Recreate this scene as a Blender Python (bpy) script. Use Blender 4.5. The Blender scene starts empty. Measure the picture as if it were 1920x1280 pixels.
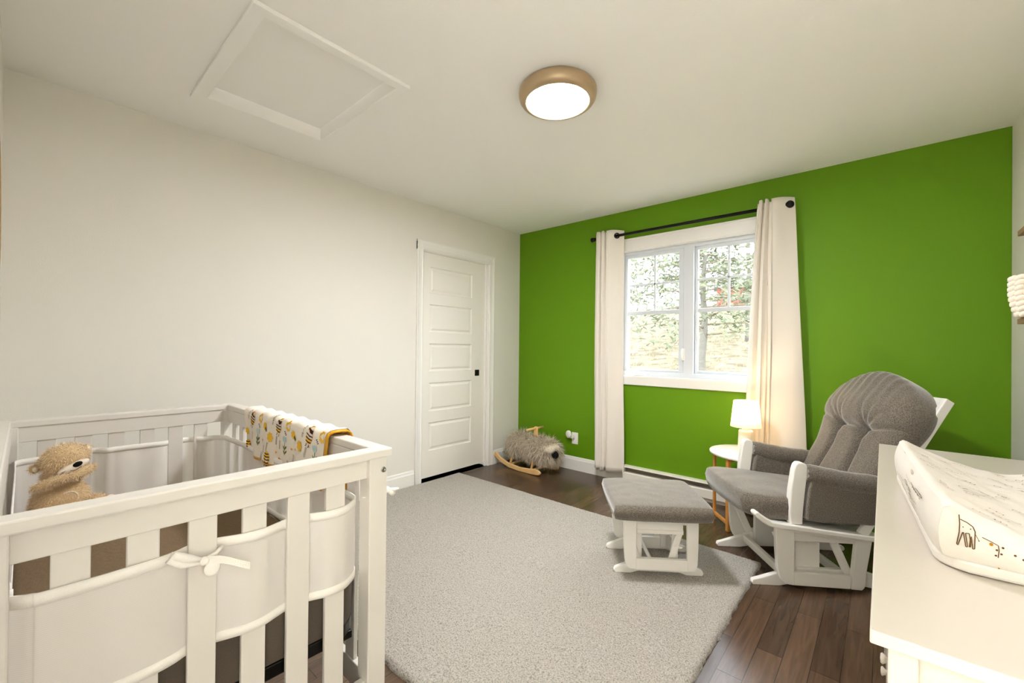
import bpy, bmesh, math, random
from mathutils import Vector, Matrix, noise
random.seed(7)
S = bpy.context.scene
COL = S.collection
PI = math.pi
def V(*a): return Vector(a)
def lin(h):
    h = h.lstrip('#'); o = []
    for i in (0, 2, 4):
        c = int(h[i:i+2], 16)/255
        o.append(c/12.92 if c <= .04045 else ((c+.055)/1.055)**2.4)
    return (o[0], o[1], o[2], 1)

# ------------------------------------------------------------------ camera
cam_d = bpy.data.cameras.new('camera'); cam = bpy.data.objects.new('camera', cam_d); COL.objects.link(cam)
F_PX, YAW, PITCH, ROLL, OFF = 797.5255, -0.71855907, 0.00486014, -0.01000663, 8.99539
cy_, sy_ = math.cos(YAW), math.sin(YAW)
fw = V(sy_*math.cos(PITCH), cy_*math.cos(PITCH), math.sin(PITCH)); rt = V(cy_, -sy_, 0); dn = fw.cross(rt)
c_, s_ = math.cos(ROLL), math.sin(ROLL)
r2 = c_*rt + s_*dn; d2 = -s_*rt + c_*dn
Mc = Matrix((r2, -d2, -fw)).transposed().to_4x4()
Mc.translation = V(3.01870535, -3.56953358, 1.18701898)
cam.matrix_world = Mc
cam_d.sensor_fit = 'HORIZONTAL'; cam_d.sensor_width = 36; cam_d.lens = 36*F_PX/1920
cam_d.shift_y = OFF/1920; cam_d.clip_start = .02; cam_d.clip_end = 300
S.camera = cam

# ------------------------------------------------------------------ world, exposure
S.view_settings.view_transform = 'Standard'; S.view_settings.look = 'None'
S.view_settings.gamma = 1; S.view_settings.use_curve_mapping = False
S.view_settings.exposure = 1.38
W = bpy.data.worlds.new('sky'); S.world = W; W.use_nodes = True
wn = W.node_tree; bg = wn.nodes['Background']
bg.inputs[0].default_value = (.86, .93, 1.0, 1); bg.inputs[1].default_value = 5.0
S.cycles.max_bounces = 10; S.cycles.diffuse_bounces = 7; S.cycles.transparent_max_bounces = 24
S.cycles.caustics_reflective = False; S.cycles.caustics_refractive = False
S.cycles.sample_clamp_indirect = 8
def area(name, loc, rot, sx, sy, power, col, portal=False, shape='RECTANGLE'):
    l = bpy.data.lights.new(name, 'AREA'); l.shape = shape; l.size = sx; l.size_y = sy
    l.energy = power; l.color = col; o = bpy.data.objects.new(name, l); COL.objects.link(o)
    o.location = loc; o.rotation_euler = rot
    if portal: l.cycles.is_portal = True
    return o
area('window_daylight_portal', (1.78, .19, 1.52), (-PI/2, 0, 0), 1.2, 1.12, 1, (1, 1, 1), portal=True)
LAMP_MAIN, LAMP_HALL_FILL, LAMP_TABLE = 7.8, 130.0, 1.15

# ------------------------------------------------------------------ materials
MATS = {}
def mat(name, col, rough=.5, spec=.5, metal=0, bump=None, sheen=0, var=None, noise_bump=None, emit=None, coat=0, sub=0):
    """bump=(scale,dist) noise bump;  var=(scale,amount,col2) colour variation"""
    m = bpy.data.materials.new(name); m.use_nodes = True; nt = m.node_tree; b = nt.nodes['Principled BSDF']
    c = lin(col) if isinstance(col, str) else col
    b.inputs['Base Color'].default_value = c; b.inputs['Roughness'].default_value = rough
    b.inputs['Specular IOR Level'].default_value = spec; b.inputs['Metallic'].default_value = metal
    if coat: b.inputs['Coat Weight'].default_value = coat
    if sheen:
        b.inputs['Sheen Weight'].default_value = sheen; b.inputs['Sheen Roughness'].default_value = .4
    tc = nt.nodes.new('ShaderNodeTexCoord')
    if var:
        n = nt.nodes.new('ShaderNodeTexNoise'); n.inputs['Scale'].default_value = var[0]; n.inputs['Detail'].default_value = 4
        nt.links.new(tc.outputs['Object'], n.inputs['Vector'])
        r = nt.nodes.new('ShaderNodeMapRange'); r.inputs[1].default_value = .38; r.inputs[2].default_value = .62
        nt.links.new(n.outputs['Fac'], r.inputs[0])
        mx = nt.nodes.new('ShaderNodeMix'); mx.data_type = 'RGBA'
        ml = nt.nodes.new('ShaderNodeMath'); ml.operation = 'MULTIPLY'; ml.inputs[1].default_value = var[1]
        nt.links.new(r.outputs[0], ml.inputs[0]); nt.links.new(ml.outputs[0], mx.inputs[0])
        mx.inputs[6].default_value = c; mx.inputs[7].default_value = lin(var[2])
        nt.links.new(mx.outputs[2], b.inputs['Base Color'])
    if bump:
        n = nt.nodes.new('ShaderNodeTexNoise'); n.inputs['Scale'].default_value = bump[0]; n.inputs['Detail'].default_value = 3
        nt.links.new(tc.outputs['Object'], n.inputs['Vector'])
        bp = nt.nodes.new('ShaderNodeBump'); bp.inputs['Distance'].default_value = bump[1]; bp.inputs['Strength'].default_value = .8
        nt.links.new(n.outputs['Fac'], bp.inputs['Height']); nt.links.new(bp.outputs[0], b.inputs['Normal'])
    if emit:
        b.inputs['Emission Color'].default_value = emit[0]; b.inputs['Emission Strength'].default_value = emit[1]
    MATS[name] = m
    return m
wall_m = mat('wall_paint', '#e6e2da', .6, .3, bump=(220, .0006))
ceil_m = mat('ceiling_paint', '#f6f4f1', .75, .2, bump=(160, .0006))
green_m = mat('green_wall_paint', '#628f0c', .5, .22, bump=(220, .0006))
trim_m = mat('white_trim_paint', '#eeebe6', .35, .5)
pvc_m = mat('white_window_vinyl', '#d3d7dc', .35, .5)
crib_m = mat('white_crib_lacquer', '#dbd6cf', .32, .5)
white_m = mat('white_furniture_lacquer', '#eeebe6', .3, .5)
dress_m = mat('white_dresser_lacquer', '#bdb4a8', .28, .5, bump=(30, .0004))
black_m = mat('black_metal', '#15130f', .35, .5, metal=.6)
bronze_m = mat('bronze_metal', '#b39c7c', .38, .5, metal=.45)
steel_m = mat('steel', '#9a988f', .3, .5, metal=1)
birch_m = mat('birch_wood', '#e8c188', .5, .4, var=(14, .5, '#d7a866'))
oak_m = mat('amber_wood', '#cf8f45', .42, .4, var=(18, .5, '#b87532'))
shelf_m = mat('brown_shelf_wood', '#8e6d45', .5, .4, var=(25, .5, '#6f5232'))
fab_m = mat('grey_tweed_fabric', '#544d44', .85, .3, bump=(420, .0015), sheen=.8, var=(260, .9, '#857c70'))
sheet_m = mat('taupe_muslin_sheet', '#7a6750', .9, .2, bump=(60, .004), var=(300, .5, '#66543f'))
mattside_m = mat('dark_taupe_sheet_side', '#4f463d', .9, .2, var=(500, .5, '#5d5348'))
curt_m = mat('cream_curtain_cloth', '#e9e2d8', .85, .2, bump=(700, .0005), sheen=.2)
mesh_band_m = mat('white_cotton_binding', '#f4f0ea', .8, .2, bump=(500, .0006))
blank_m = mat('white_blanket_cotton', '#f1e8dc', .85, .2, bump=(120, .001))
yellow_m = mat('yellow_plush_lining', '#e6a91c', .95, .1, bump=(260, .006), sheen=.4)
pr_yel = mat('print_yellow', '#eebd3a', .85, .2); pr_brn = mat('print_brown', '#4a1e12', .85, .2)
pr_blu = mat('print_pale_blue', '#b9d3d2', .85, .2); pr_grn = mat('print_green', '#5d6b22', .85, .2)
pr_org = mat('print_orange', '#eba24a', .85, .2); pr_ink = mat('print_dark_brown_ink', '#5c4426', .85, .2)
pr_tan = mat('print_tan_ink', '#a08a6e', .85, .2); pr_och = mat('print_ochre', '#a06c10', .85, .2)
padc_m = mat('white_pad_cover_cotton', '#d3ccc2', .8, .25, bump=(14, .006))
padb_m = mat('white_pad_vinyl', '#d0c9c0', .4, .5)
plush_m = mat('tan_plush', '#d8bc92', .95, .1, bump=(300, .004), sheen=.3)
plushf_m = mat('tan_plush_fur', '#e8d3b4', .9, .1)
cream_m = mat('cream_plush', '#efe5d5', .9, .1, bump=(300, .002))
blk_m = mat('black_plush', '#0c0a09', .8, .2)
red_m = mat('red_fabric_tag', '#a01512', .8, .2)
shag_m = mat('shaggy_beige_fur', '#d6cab6', .85, .15); shag2_m = mat('shaggy_grey_fur', '#b0a28d', .9, .1)
shagw_m = mat('shaggy_cream_fur', '#efe4d0', .85, .15)
rope_m = mat('white_knotted_cord', '#f3e9da', .85, .2, bump=(400, .001))
ceram_m = mat('pale_ceramic', '#e6e2d2', .45, .5); table_m = mat('white_table_top', '#f3f0ea', .3, .5)
plate_m = mat('white_plastic', '#f2efe8', .35, .5); slot_m = mat('dark_slot', '#3a352e', .6, .3)
heat_m = mat('white_heater_enamel', '#efe9de', .4, .5); heatd_m = mat('grey_heater_grille', '#8b8478', .5, .4, metal=.4)
jamb_m = mat('door_lacquer', '#eee9e1', .38, .5)
ratt_m = mat('woven_rattan', '#a5834f', .6, .3, bump=(140, .004)); 
trunk_m = mat('grey_bark', '#625f57', .9, .1, bump=(9, .05)); pine_m = mat('pine_needles', '#5c614f', .8, .1, var=(1.2, .8, '#74785f'))
grass_m = mat('dry_straw_hillside', '#716a58', .95, .05, bump=(3, .15), var=(2.3, .9, '#4c4534'))
barn_m = mat('red_barn_boards', '#94463d', .8, .2); roof_m = mat('grey_roof', '#6d747a', .7, .3)
twig_m = mat('bare_twigs', '#6e6654', .9, .1)

def floor_mat():
    m = bpy.data.materials.new('dark_maple_planks'); m.use_nodes = True; nt = m.node_tree; b = nt.nodes['Principled BSDF']
    tc = nt.nodes.new('ShaderNodeTexCoord'); mp = nt.nodes.new('ShaderNodeMapping')
    mp.inputs['Rotation'].default_value = (0, 0, PI/2); nt.links.new(tc.outputs['Object'], mp.inputs[0])
    br = nt.nodes.new('ShaderNodeTexBrick'); br.offset = .37; br.offset_frequency = 2
    br.inputs['Scale'].default_value = 1; br.inputs['Brick Width'].default_value = .62; br.inputs['Row Height'].default_value = .088
    br.inputs['Mortar Size'].default_value = .0012; br.inputs['Mortar Smooth'].default_value = .1; br.inputs['Bias'].default_value = 0
    br.inputs['Color1'].default_value = lin('#473426'); br.inputs['Color2'].default_value = lin('#5f4836'); br.inputs['Mortar'].default_value = lin('#2a1d14')
    nt.links.new(mp.outputs[0], br.inputs[0])
    mp2 = nt.nodes.new('ShaderNodeMapping'); mp2.inputs['Scale'].default_value = (26, 2.2, 1); nt.links.new(tc.outputs['Object'], mp2.inputs[0])
    n = nt.nodes.new('ShaderNodeTexNoise'); n.inputs['Scale'].default_value = 1.6; n.inputs['Detail'].default_value = 6; n.inputs['Distortion'].default_value = 1.2
    nt.links.new(mp2.outputs[0], n.inputs['Vector'])
    r = nt.nodes.new('ShaderNodeMapRange'); r.inputs[1].default_value = .3; r.inputs[2].default_value = .7; r.inputs[3].default_value = .72; r.inputs[4].default_value = 1.2
    nt.links.new(n.outputs['Fac'], r.inputs[0])
    mx = nt.nodes.new('ShaderNodeVectorMath'); mx.operation = 'SCALE'
    nt.links.new(br.outputs['Color'], mx.inputs[0]); nt.links.new(r.outputs[0], mx.inputs['Scale']); nt.links.new(mx.outputs[0], b.inputs['Base Color'])
    b.inputs['Roughness'].default_value = .26; b.inputs['Specular IOR Level'].default_value = .5
    bp = nt.nodes.new('ShaderNodeBump'); bp.inputs['Distance'].default_value = .001; bp.invert = True; bp.inputs['Strength'].default_value = .6
    nt.links.new(br.outputs['Fac'], bp.inputs['Height']); nt.links.new(bp.outputs[0], b.inputs['Normal'])
    return m
floor_m = floor_mat()
def rug_mat():
    m = bpy.data.materials.new('speckled_pile_tuft_shade'); m.use_nodes = True; nt = m.node_tree; b = nt.nodes['Principled BSDF']
    tc = nt.nodes.new('ShaderNodeTexCoord')
    n = nt.nodes.new('ShaderNodeTexNoise'); n.inputs['Scale'].default_value = 170; n.inputs['Detail'].default_value = 3; n.inputs['Roughness'].default_value = .7
    nt.links.new(tc.outputs['Object'], n.inputs['Vector'])
    cr = nt.nodes.new('ShaderNodeValToRGB'); e = cr.color_ramp.elements
    e[0].position = .34; e[0].color = lin('#7d7466'); e[1].position = .5; e[1].color = lin('#b5aea4')  # yarn speckle; dark end also paints shade between tufts into the colour
    x = e.new(.66); x.color = lin('#cbc5bb')
    nt.links.new(n.outputs['Fac'], cr.inputs[0]); nt.links.new(cr.outputs[0], b.inputs['Base Color'])
    bp = nt.nodes.new('ShaderNodeBump'); bp.inputs['Distance'].default_value = .008; nt.links.new(n.outputs['Fac'], bp.inputs['Height'])
    nt.links.new(bp.outputs[0], b.inputs['Normal']); b.inputs['Roughness'].default_value = .95; b.inputs['Specular IOR Level'].default_value = .1
    b.inputs['Sheen Weight'].default_value = .25
    return m
rug_m = rug_mat()
def thin_mat(name, kind, col, alpha, rough=.0):
    m = bpy.data.materials.new(name); m.use_nodes = True; nt = m.node_tree
    for x in list(nt.nodes): nt.nodes.remove(x)
    out = nt.nodes.new('ShaderNodeOutputMaterial'); mx = nt.nodes.new('ShaderNodeMixShader'); mx.inputs[0].default_value = alpha
    t = nt.nodes.new('ShaderNodeBsdfTransparent')
    if kind == 'glass':
        g = nt.nodes.new('ShaderNodeBsdfGlossy'); g.inputs['Roughness'].default_value = rough; g.inputs['Color'].default_value = col
        nt.links.new(t.outputs[0], mx.inputs[1]); nt.links.new(g.outputs[0], mx.inputs[2])
    elif kind == 'mesh':
        d = nt.nodes.new('ShaderNodeBsdfDiffuse'); d.inputs['Color'].default_value = col
        tl = nt.nodes.new('ShaderNodeBsdfTranslucent'); tl.inputs['Color'].default_value = col
        tc = nt.nodes.new('ShaderNodeTexCoord'); wv = nt.nodes.new('ShaderNodeTexWave'); wv.bands_direction = 'Z'; wv.inputs['Scale'].default_value = 90
        nt.links.new(tc.outputs['Object'], wv.inputs['Vector']); rr_ = nt.nodes.new('ShaderNodeMapRange'); rr_.inputs[3].default_value = .93; rr_.inputs[4].default_value = .99
        nt.links.new(wv.outputs['Fac'], rr_.inputs[0]); nt.links.new(rr_.outputs[0], mx.inputs[0])
        m2 = nt.nodes.new('ShaderNodeMixShader'); m2.inputs[0].default_value = .35
        nt.links.new(d.outputs[0], m2.inputs[1]); nt.links.new(tl.outputs[0], m2.inputs[2])
        nt.links.new(t.outputs[0], mx.inputs[1]); nt.links.new(m2.outputs[0], mx.inputs[2])
    else:
        d = nt.nodes.new('ShaderNodeBsdfDiffuse'); d.inputs['Color'].default_value = col
        tl = nt.nodes.new('ShaderNodeBsdfTranslucent'); tl.inputs['Color'].default_value = col
        nt.links.new(d.outputs[0], mx.inputs[1]); nt.links.new(tl.outputs[0], mx.inputs[2])
    nt.links.new(mx.outputs[0], out.inputs[0])
    return m
glass_m = thin_mat('window_glass', 'glass', (1, 1, 1, 1), .06)
mesh_m = thin_mat('breathable_mesh', 'mesh', lin('#f6f2ee'), .95)
shade_m = thin_mat('lamp_shade_linen', 'cloth', lin('#f0d9b4'), .5)
def emis(name, col, st):
    m = bpy.data.materials.new(name); m.use_nodes = True; nt = m.node_tree
    for x in list(nt.nodes): nt.nodes.remove(x)
    out = nt.nodes.new('ShaderNodeOutputMaterial'); e = nt.nodes.new('ShaderNodeEmission'); e.inputs[0].default_value = col; e.inputs[1].default_value = st
    nt.links.new(e.outputs[0], out.inputs[0]); return m
diff_m = emis('lit_diffuser', (.96, .965, .985, 1), 12*LAMP_MAIN)
bulb_m = emis('lit_bulb', (1, .74, .42, 1), 90*LAMP_TABLE)
hall_fill_m = emis('hall_fill_glow', (.86, .94, 1, 1), LAMP_HALL_FILL)  # glow of the added fill lamp, out of the camera's view
mirror_m = mat('mirror_glass', '#d8d8d6', .05, .5, metal=1)

# ------------------------------------------------------------------ mesh builder
class MB:
    def __init__(s): s.bm = bmesh.new(); s.mi = 0
    def _add(s, tb, M=None):
        if M is not None: bmesh.ops.transform(tb, matrix=M, verts=tb.verts)
        vm = {v: s.bm.verts.new(v.co) for v in tb.verts}
        for f in tb.faces:
            try: nf = s.bm.faces.new([vm[v] for v in f.verts]); nf.material_index = s.mi; nf.smooth = f.smooth
            except ValueError: pass
        tb.free(); return s
    def box(s, lo, hi, bev=.003, M=None, seg=2):
        tb = bmesh.new(); bmesh.ops.create_cube(tb, size=1)
        d = [max(hi[i]-lo[i], 1e-5) for i in range(3)]
        for v in tb.verts: v.co = V(*[(lo[i]+hi[i])/2 + v.co[i]*d[i] for i in range(3)])
        if bev: bmesh.ops.bevel(tb, geom=list(tb.edges), offset=min(bev, min(d)*.45), segments=seg, affect='EDGES', profile=.5)
        return s._add(tb, M)
    def prism(s, pts, a, b, axis='y', bev=.003, M=None):
        """pts in the two other axes (in xyz order) extruded a..b along axis"""
        tb = bmesh.new()
        def mk(p, t):
            return {'x': (t, p[0], p[1]), 'y': (p[0], t, p[1]), 'z': (p[0], p[1], t)}[axis]
        A = [tb.verts.new(mk(p, a)) for p in pts]; B = [tb.verts.new(mk(p, b)) for p in pts]
        n = len(pts); tb.faces.new(A[::-1]); tb.faces.new(B)
        for i in range(n): tb.faces.new((A[i], A[(i+1) % n], B[(i+1) % n], B[i]))
        bmesh.ops.recalc_face_normals(tb, faces=tb.faces)
        if bev: bmesh.ops.bevel(tb, geom=[e for e in tb.edges], offset=bev, segments=2, affect='EDGES', profile=.5, clamp_overlap=True)
        return s._add(tb, M)
    def bar(s, p, q, w, h, bev=.003, up=(0, 0, 1)):
        p = V(*p); q = V(*q); d = (q-p); L = d.length; d.normalize(); up = V(*up)
        x = d.cross(up).normalized(); z = x.cross(d)
        M = Matrix((x, d, z)).transposed().to_4x4(); M.translation = p
        return s.box((-w/2, 0, -h/2), (w/2, L, h/2), bev, M)
    def tube(s, pts, r, n=10, cap=True):
        pts = [V(*p) for p in pts]; rs = r if isinstance(r, (list, tuple)) else [r]*len(pts)
        tb = bmesh.new(); rings = []; prev = None
        for i, p in enumerate(pts):
            d = (pts[min(i+1, len(pts)-1)]-pts[max(i-1, 0)]).normalized()
            x = (prev - d*prev.dot(d)) if prev is not None else d.orthogonal()
            x.normalize(); prev = x; y = d.cross(x)
            rings.append([tb.verts.new(p+(x*math.cos(2*PI*k/n)+y*math.sin(2*PI*k/n))*rs[i]) for k in range(n)])
        for a, b in zip(rings, rings[1:]):
            for k in range(n):
                f = tb.faces.new((a[k], a[(k+1) % n], b[(k+1) % n], b[k])); f.smooth = True
        if cap: tb.faces.new(rings[0][::-1]); tb.faces.new(rings[-1])
        return s._add(tb)
    def lathe(s, prof, c=(0, 0, 0), n=48, M=None, cap=False):
        tb = bmesh.new(); rings = []
        for r, z in prof: rings.append([tb.verts.new((c[0]+r*math.cos(2*PI*k/n), c[1]+r*math.sin(2*PI*k/n), c[2]+z)) for k in range(n)])
        for a, b in zip(rings, rings[1:]):
            for k in range(n):
                f = tb.faces.new((a[k], a[(k+1) % n], b[(k+1) % n], b[k])); f.smooth = True
        if cap: tb.faces.new(rings[0][::-1]); tb.faces.new(rings[-1])
        return s._add(tb, M)
    def ell(s, c, r, M=None, seg=24):
        tb = bmesh.new(); bmesh.ops.create_uvsphere(tb, u_segments=seg, v_segments=seg//2, radius=1)
        for v in tb.verts: v.co = V(v.co.x*r[0], v.co.y*r[1], v.co.z*r[2])
        for f in tb.faces: f.smooth = True
        T = Matrix.Translation(V(*c))
        return s._add(tb, T @ M if M is not None else T)
    def grid(s, fn, nu, nv, wrap=False):
        g = [[s.bm.verts.new(fn(i/nu, j/nv)) for j in range(nv+1)] for i in range(nu if wrap else nu+1)]
        N = len(g)
        for i in range(nu):
            for j in range(nv):
                f = s.bm.faces.new((g[i][j], g[(i+1) % N][j], g[(i+1) % N][j+1], g[i][j+1])); f.smooth = True; f.material_index = s.mi
        return s
    def poly(s, pts):
        f = s.bm.faces.new([s.bm.verts.new(p) for p in pts]); f.material_index = s.mi; f.smooth = True; return s
    def build(s, name, mats, parent=None, mod=None, normals=True):
        if normals: bmesh.ops.recalc_face_normals(s.bm, faces=s.bm.faces)
        me = bpy.data.meshes.new(name); s.bm.to_mesh(me); s.bm.free()
        for m in (mats if isinstance(mats, (list, tuple)) else [mats]): me.materials.append(m)
        o = bpy.data.objects.new(name, me); COL.objects.link(o)
        if parent: o.parent = parent
        return o
def thing(name, label, cat, loc=(0, 0, 0), rz=0, group=None):
    o = bpy.data.objects.new(name, None); COL.objects.link(o); o.location = loc; o.rotation_euler = (0, 0, rz)
    o.empty_display_size = .05
    o['label'] = label; o['category'] = cat
    if group: o['group'] = group
    return o
def tag(o, label, cat, group=None, kind=None):
    o['label'] = label; o['category'] = cat
    if group: o['group'] = group
    if kind: o['kind'] = kind
    return o
def struct(o): o['kind'] = 'structure'; return o
def subsurf(o, n=1):
    m = o.modifiers.new('s', 'SUBSURF'); m.levels = n; m.render_levels = n; return o

# ================================================================== ROOM SHELL
RX, RY, H = 3.547, -3.646, 2.44
wx0, wx1, wz0, wz1 = 1.17, 2.39, .945, 2.085          # window opening
struct(MB().box((-.12, RY-.12, -.1), (RX+.12, .2, 0), 0).build('floor', floor_m))
struct(MB().box((1.5, RY-1.7, -.1), (RX+.12, RY-.12, 0), 0).build('floor_hall', mat('hall_bounce_floor', '#ddd6ca', .9, .1)))  # pale unseen floor, added to bounce hall light into the room
b = MB()
hx0, hx1, hy0, hy1 = .46, 1.262, -2.992, -2.41
for lo, hi in (((-.12, RY-.12), (hx0, .2)), ((hx1, RY-.12), (RX+.12, .2)), ((hx0, RY-.12), (hx1, hy0)), ((hx0, hy1), (hx1, .2))):
    b.box((lo[0], lo[1], H), (hi[0], hi[1], H+.12), 0)
struct(b.build('ceiling', ceil_m))
# left wall with door opening
dy0, dy1, dz1 = -1.312, -.478, 2.04
b = MB()
b.box((-.12, RY-.12, 0), (0, dy0, H), 0).box((-.12, dy1, 0), (0, 0, H), 0).box((-.12, dy0, dz1), (0, dy1, H), 0)
struct(b.build('wall_left', wall_m))
b = MB()
b.box((-.12, 0, 0), (wx0, .2, H), 0).box((wx1, 0, 0), (RX+.12, .2, H), 0).box((wx0, 0, 0), (wx1, .2, wz0), 0).box((wx0, 0, wz1), (wx1, .2, H), 0)
struct(b.build('wall_back', green_m))
struct(MB().box((RX, RY-.12, 0), (RX+.12, 0, H), 0).build('wall_right', wall_m))
ox0, ox1, oz = 2.56, 3.46, 2.05                      # unseen doorway added behind the camera to let fill light in
b = MB()
b.box((0, RY-.12, 0), (ox0, RY, H), 0).box((ox1, RY-.12, 0), (RX, RY, H), 0).box((ox0, RY-.12, oz), (ox1, RY, H), 0)
struct(b.build('wall_front', wall_m))
b = MB()                                              # unseen hallway shell, added to bounce fill through that doorway
b.box((1.6, RY-1.7, 0), (RX+.12, RY-1.6, H), 0).box((1.5, RY-1.7, 0), (1.6, RY-.12, H), 0).box((RX, RY-1.6, 0), (RX+.12, RY-.12, H), 0)
struct(b.build('wall_hall', wall_m))
struct(MB().box((1.5, RY-1.7, H), (RX+.12, RY-.12, H+.1), 0).build('ceiling_hall', ceil_m))
struct(MB().box((ox0-.09, RY, 0), (ox0, RY+.015, oz+.09)).box((ox0, RY, oz), (ox1, RY+.015, oz+.09)).build('trim_1', trim_m))
def base_prof(t=.015, h=.14): return [(0, 0), (t, 0), (t, h-.03), (t*.75, h-.02), (t*.6, h-.006), (t*.25, h), (0, h)]
b = MB()
for a, c in ((RY, dy0-.068), (dy1+.062, 0)): b.prism(base_prof(), a, c, 'y', 0)
struct(b.build('baseboard_left', trim_m))
struct(MB().prism([(-p[0], p[1]) for p in base_prof(.015, .13)], 0, 1.27, 'x', 0).build('baseboard_back', trim_m))
struct(MB().prism([(RX-p[0], p[1]) for p in base_prof()], RY, 0, 'y', 0).build('baseboard_right', trim_m))
struct(MB().prism([(RY+p[0], p[1]) for p in base_prof()], 0, ox0-.09, 'x', 0).build('baseboard_front', trim_m))
# door casing
def cas(w, t=.02): return [(0, 0), (0, t*.55), (w*.12, t*.8), (w*.3, t*.55), (w*.62, t*.7), (w*.9, t), (w, t*.9), (w, 0)]
b = MB()
b.prism([(q[1], dy0+.008-q[0]) for q in cas(.068)], 0, dz1+.06, 'z', 0)
b.prism([(q[1], dy1-.006+q[0]) for q in cas(.068)], 0, dz1+.06, 'z', 0)
b.prism([(q[1], dz1-.006+q[0]*1.25) for q in cas(.068)], dy0-.06, dy1+.062, 'y', 0)
b.box((-.115, dy0-.0, 0), (-.0, dy0+.012, dz1), .001).box((-.115, dy1-.012, 0), (-.0, dy1, dz1), .001).box((-.115, dy0, dz1-.012), (0, dy1, dz1), .001)
b.box((-.03, dy1-.036, 0), (-.008, dy1-.012, dz1-.01), .002)
struct(b.build('trim_2', trim_m))
# door slab with five recessed panels
pz = [(1.905, 1.672), (1.572, 1.322), (1.222, .975), (.872, .618), (.518, .268)]
py0, py1 = -1.205, -.69
b = MB(); D0, D1 = -.055, -.025
y0, y1 = dy0+.012, dy1-.03
b.box((D0, y0, .035), (D1-.012, y1, 2.03), .001)
b.box((D1-.02, y0, .035), (D1, py0, 2.03), .0005).box((D1-.02, py1, .035), (D1, y1, 2.03), .0005)
zs = [2.03]+[z for p in pz for z in p]+[.035]
for i in range(0, len(zs), 2): b.box((D1-.02, py0, zs[i+1]), (D1, py1, zs[i]), .0005)
for zt, zb in pz:
    for k, (ins, dep) in enumerate(((0, 0), (.010, -.009), (.022, -.009), (.034, -.002))):
        pass
    r = [(0, -.0002), (.007, -.009), (.018, -.010), (.034, -.003)]
    def ring(i): 
        a, d = r[i]; return [V(D1+d, py0+a, zb+a), V(D1+d, py1-a, zb+a), V(D1+d, py1-a, zt-a), V(D1+d, py0+a, zt-a)]
    for i in range(3):
        A, B = ring(i), ring(i+1)
        for k in range(4): b.poly([A[k], A[(k+1) % 4], B[(k+1) % 4], B[k]]); b.bm.faces.ensure_lookup_table(); b.bm.faces[-1].smooth = False
    b.poly(ring(3))
door = struct(b.build('door_1', jamb_m))
MB().box((D1-.001, -.645, .912), (D1+.006, -.588, .972), .003).box((D1+.004, -.63, .925), (D1+.0075, -.603, .958), .002).build('door_handle', black_m, door)
struct(MB().box((-.3, dy0-.3, 0), (-.2, dy1+.3, H), 0).box((-.2, dy0-.3, -.02), (0, dy1+.3, .0), 0).build('wall_closet', wall_m))

# ------------------------------------------------------------------ window
win = bpy.data.objects.new('window_1', None); COL.objects.link(win); struct(win)
b = MB()
b.box((wx0-.105, -.02, wz1-.006), (wx1+.105, 0, 2.175), .004).box((wx0-.11, -.026, 2.163), (wx1+.11, 0, 2.18), .003)
b.box((wx0-.1, -.02, wz0-.07), (wx0+.004, 0, wz1), .004).box((wx1-.004, -.02, wz0-.07), (wx1+.1, 0, wz1), .004)
b.box((wx0-.1, -.02, wz0-.072), (wx1+.1, 0, wz0+.002), .004)
b.box((wx0-.001, -.018, wz0), (wx0+.012, .07, wz1), .002).box((wx1-.012, -.018, wz0), (wx1+.001, .07, wz1), .002)
b.box((wx0, -.018, wz1-.012), (wx1, .07, wz1+.001), .002).box((wx0, -.018, wz0-.001), (wx1, .07, wz0+.01), .002)
b.build('window_casing', trim_m, win)
P0, P1 = .05, .12
def hframe(b, x0, x1, z0, z1, w, d0, d1, bev=.004):
    b.box((x0, d0, z0), (x0+w[0], d1, z1), bev).box((x1-w[1], d0, z0), (x1, d1, z1), bev)
    b.box((x0+w[0]-.002, d0, z1-w[2]), (x1-w[1]+.002, d1, z1), bev).box((x0+w[0]-.002, d0, z0), (x1-w[1]+.002, d1, z0+w[3]), bev)
b = MB()
hframe(b, wx0+.01, wx1-.01, wz0+.008, wz1-.01, (.035, .035, .03, .04), P0, P1)
b.box((1.755, P0, wz0+.04), (1.835, P1, wz1-.03), .004)
b.build('window_frame', pvc_m, win)
sash = []
for x0, x1, vx, d in ((1.212, 1.752, 1.49, .062), (1.838, 2.348, 2.092, .082)):
    b = MB(); left = x0 < 1.5
    hframe(b, x0, x1, .985 if left else .995, 2.05, (.036, .042, .03, .028) if left else (.022, .03, .03, .022), d, .115)
    b.box((x0+.02, d+.012, 1.500), (x1-.02, .105, 1.534), .005)
    b.box((vx-.009, .088, 1.53), (vx+.009, .1, 2.03), .003).box((x0+.02, .088, 1.762), (x1-.02, .1, 1.78), .003)
    sh = b.build('sash', pvc_m, win)
    MB().box((x0+.02, .094, 1.0), (x1-.02, .097, 2.03), 0).build('pane', glass_m, sh)
# crank and lock
b = MB(); b.prism([(1.30, 0), (1.44, 0), (1.435, .014), (1.33, .02)], .03, .055, 'y', .003, Matrix.Translation((0, 0, .958)))
b.tube([(1.40, .03, .975), (1.36, .02, .985), (1.31, .018, 1.0), (1.285, .018, 1.005)], [.008, .007, .006, .008])
b.build('crank', plate_m, win)
b = MB(); b.box((1.74, .045, 1.1), (1.765, .062, 1.2), .006); b.tube([(1.752, .04, 1.19), (1.752, .028, 1.175), (1.755, .026, 1.13), (1.757, .03, 1.1)], [.007, .008, .008, .006])
b.build('lock_lever', plate_m, win)

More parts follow.
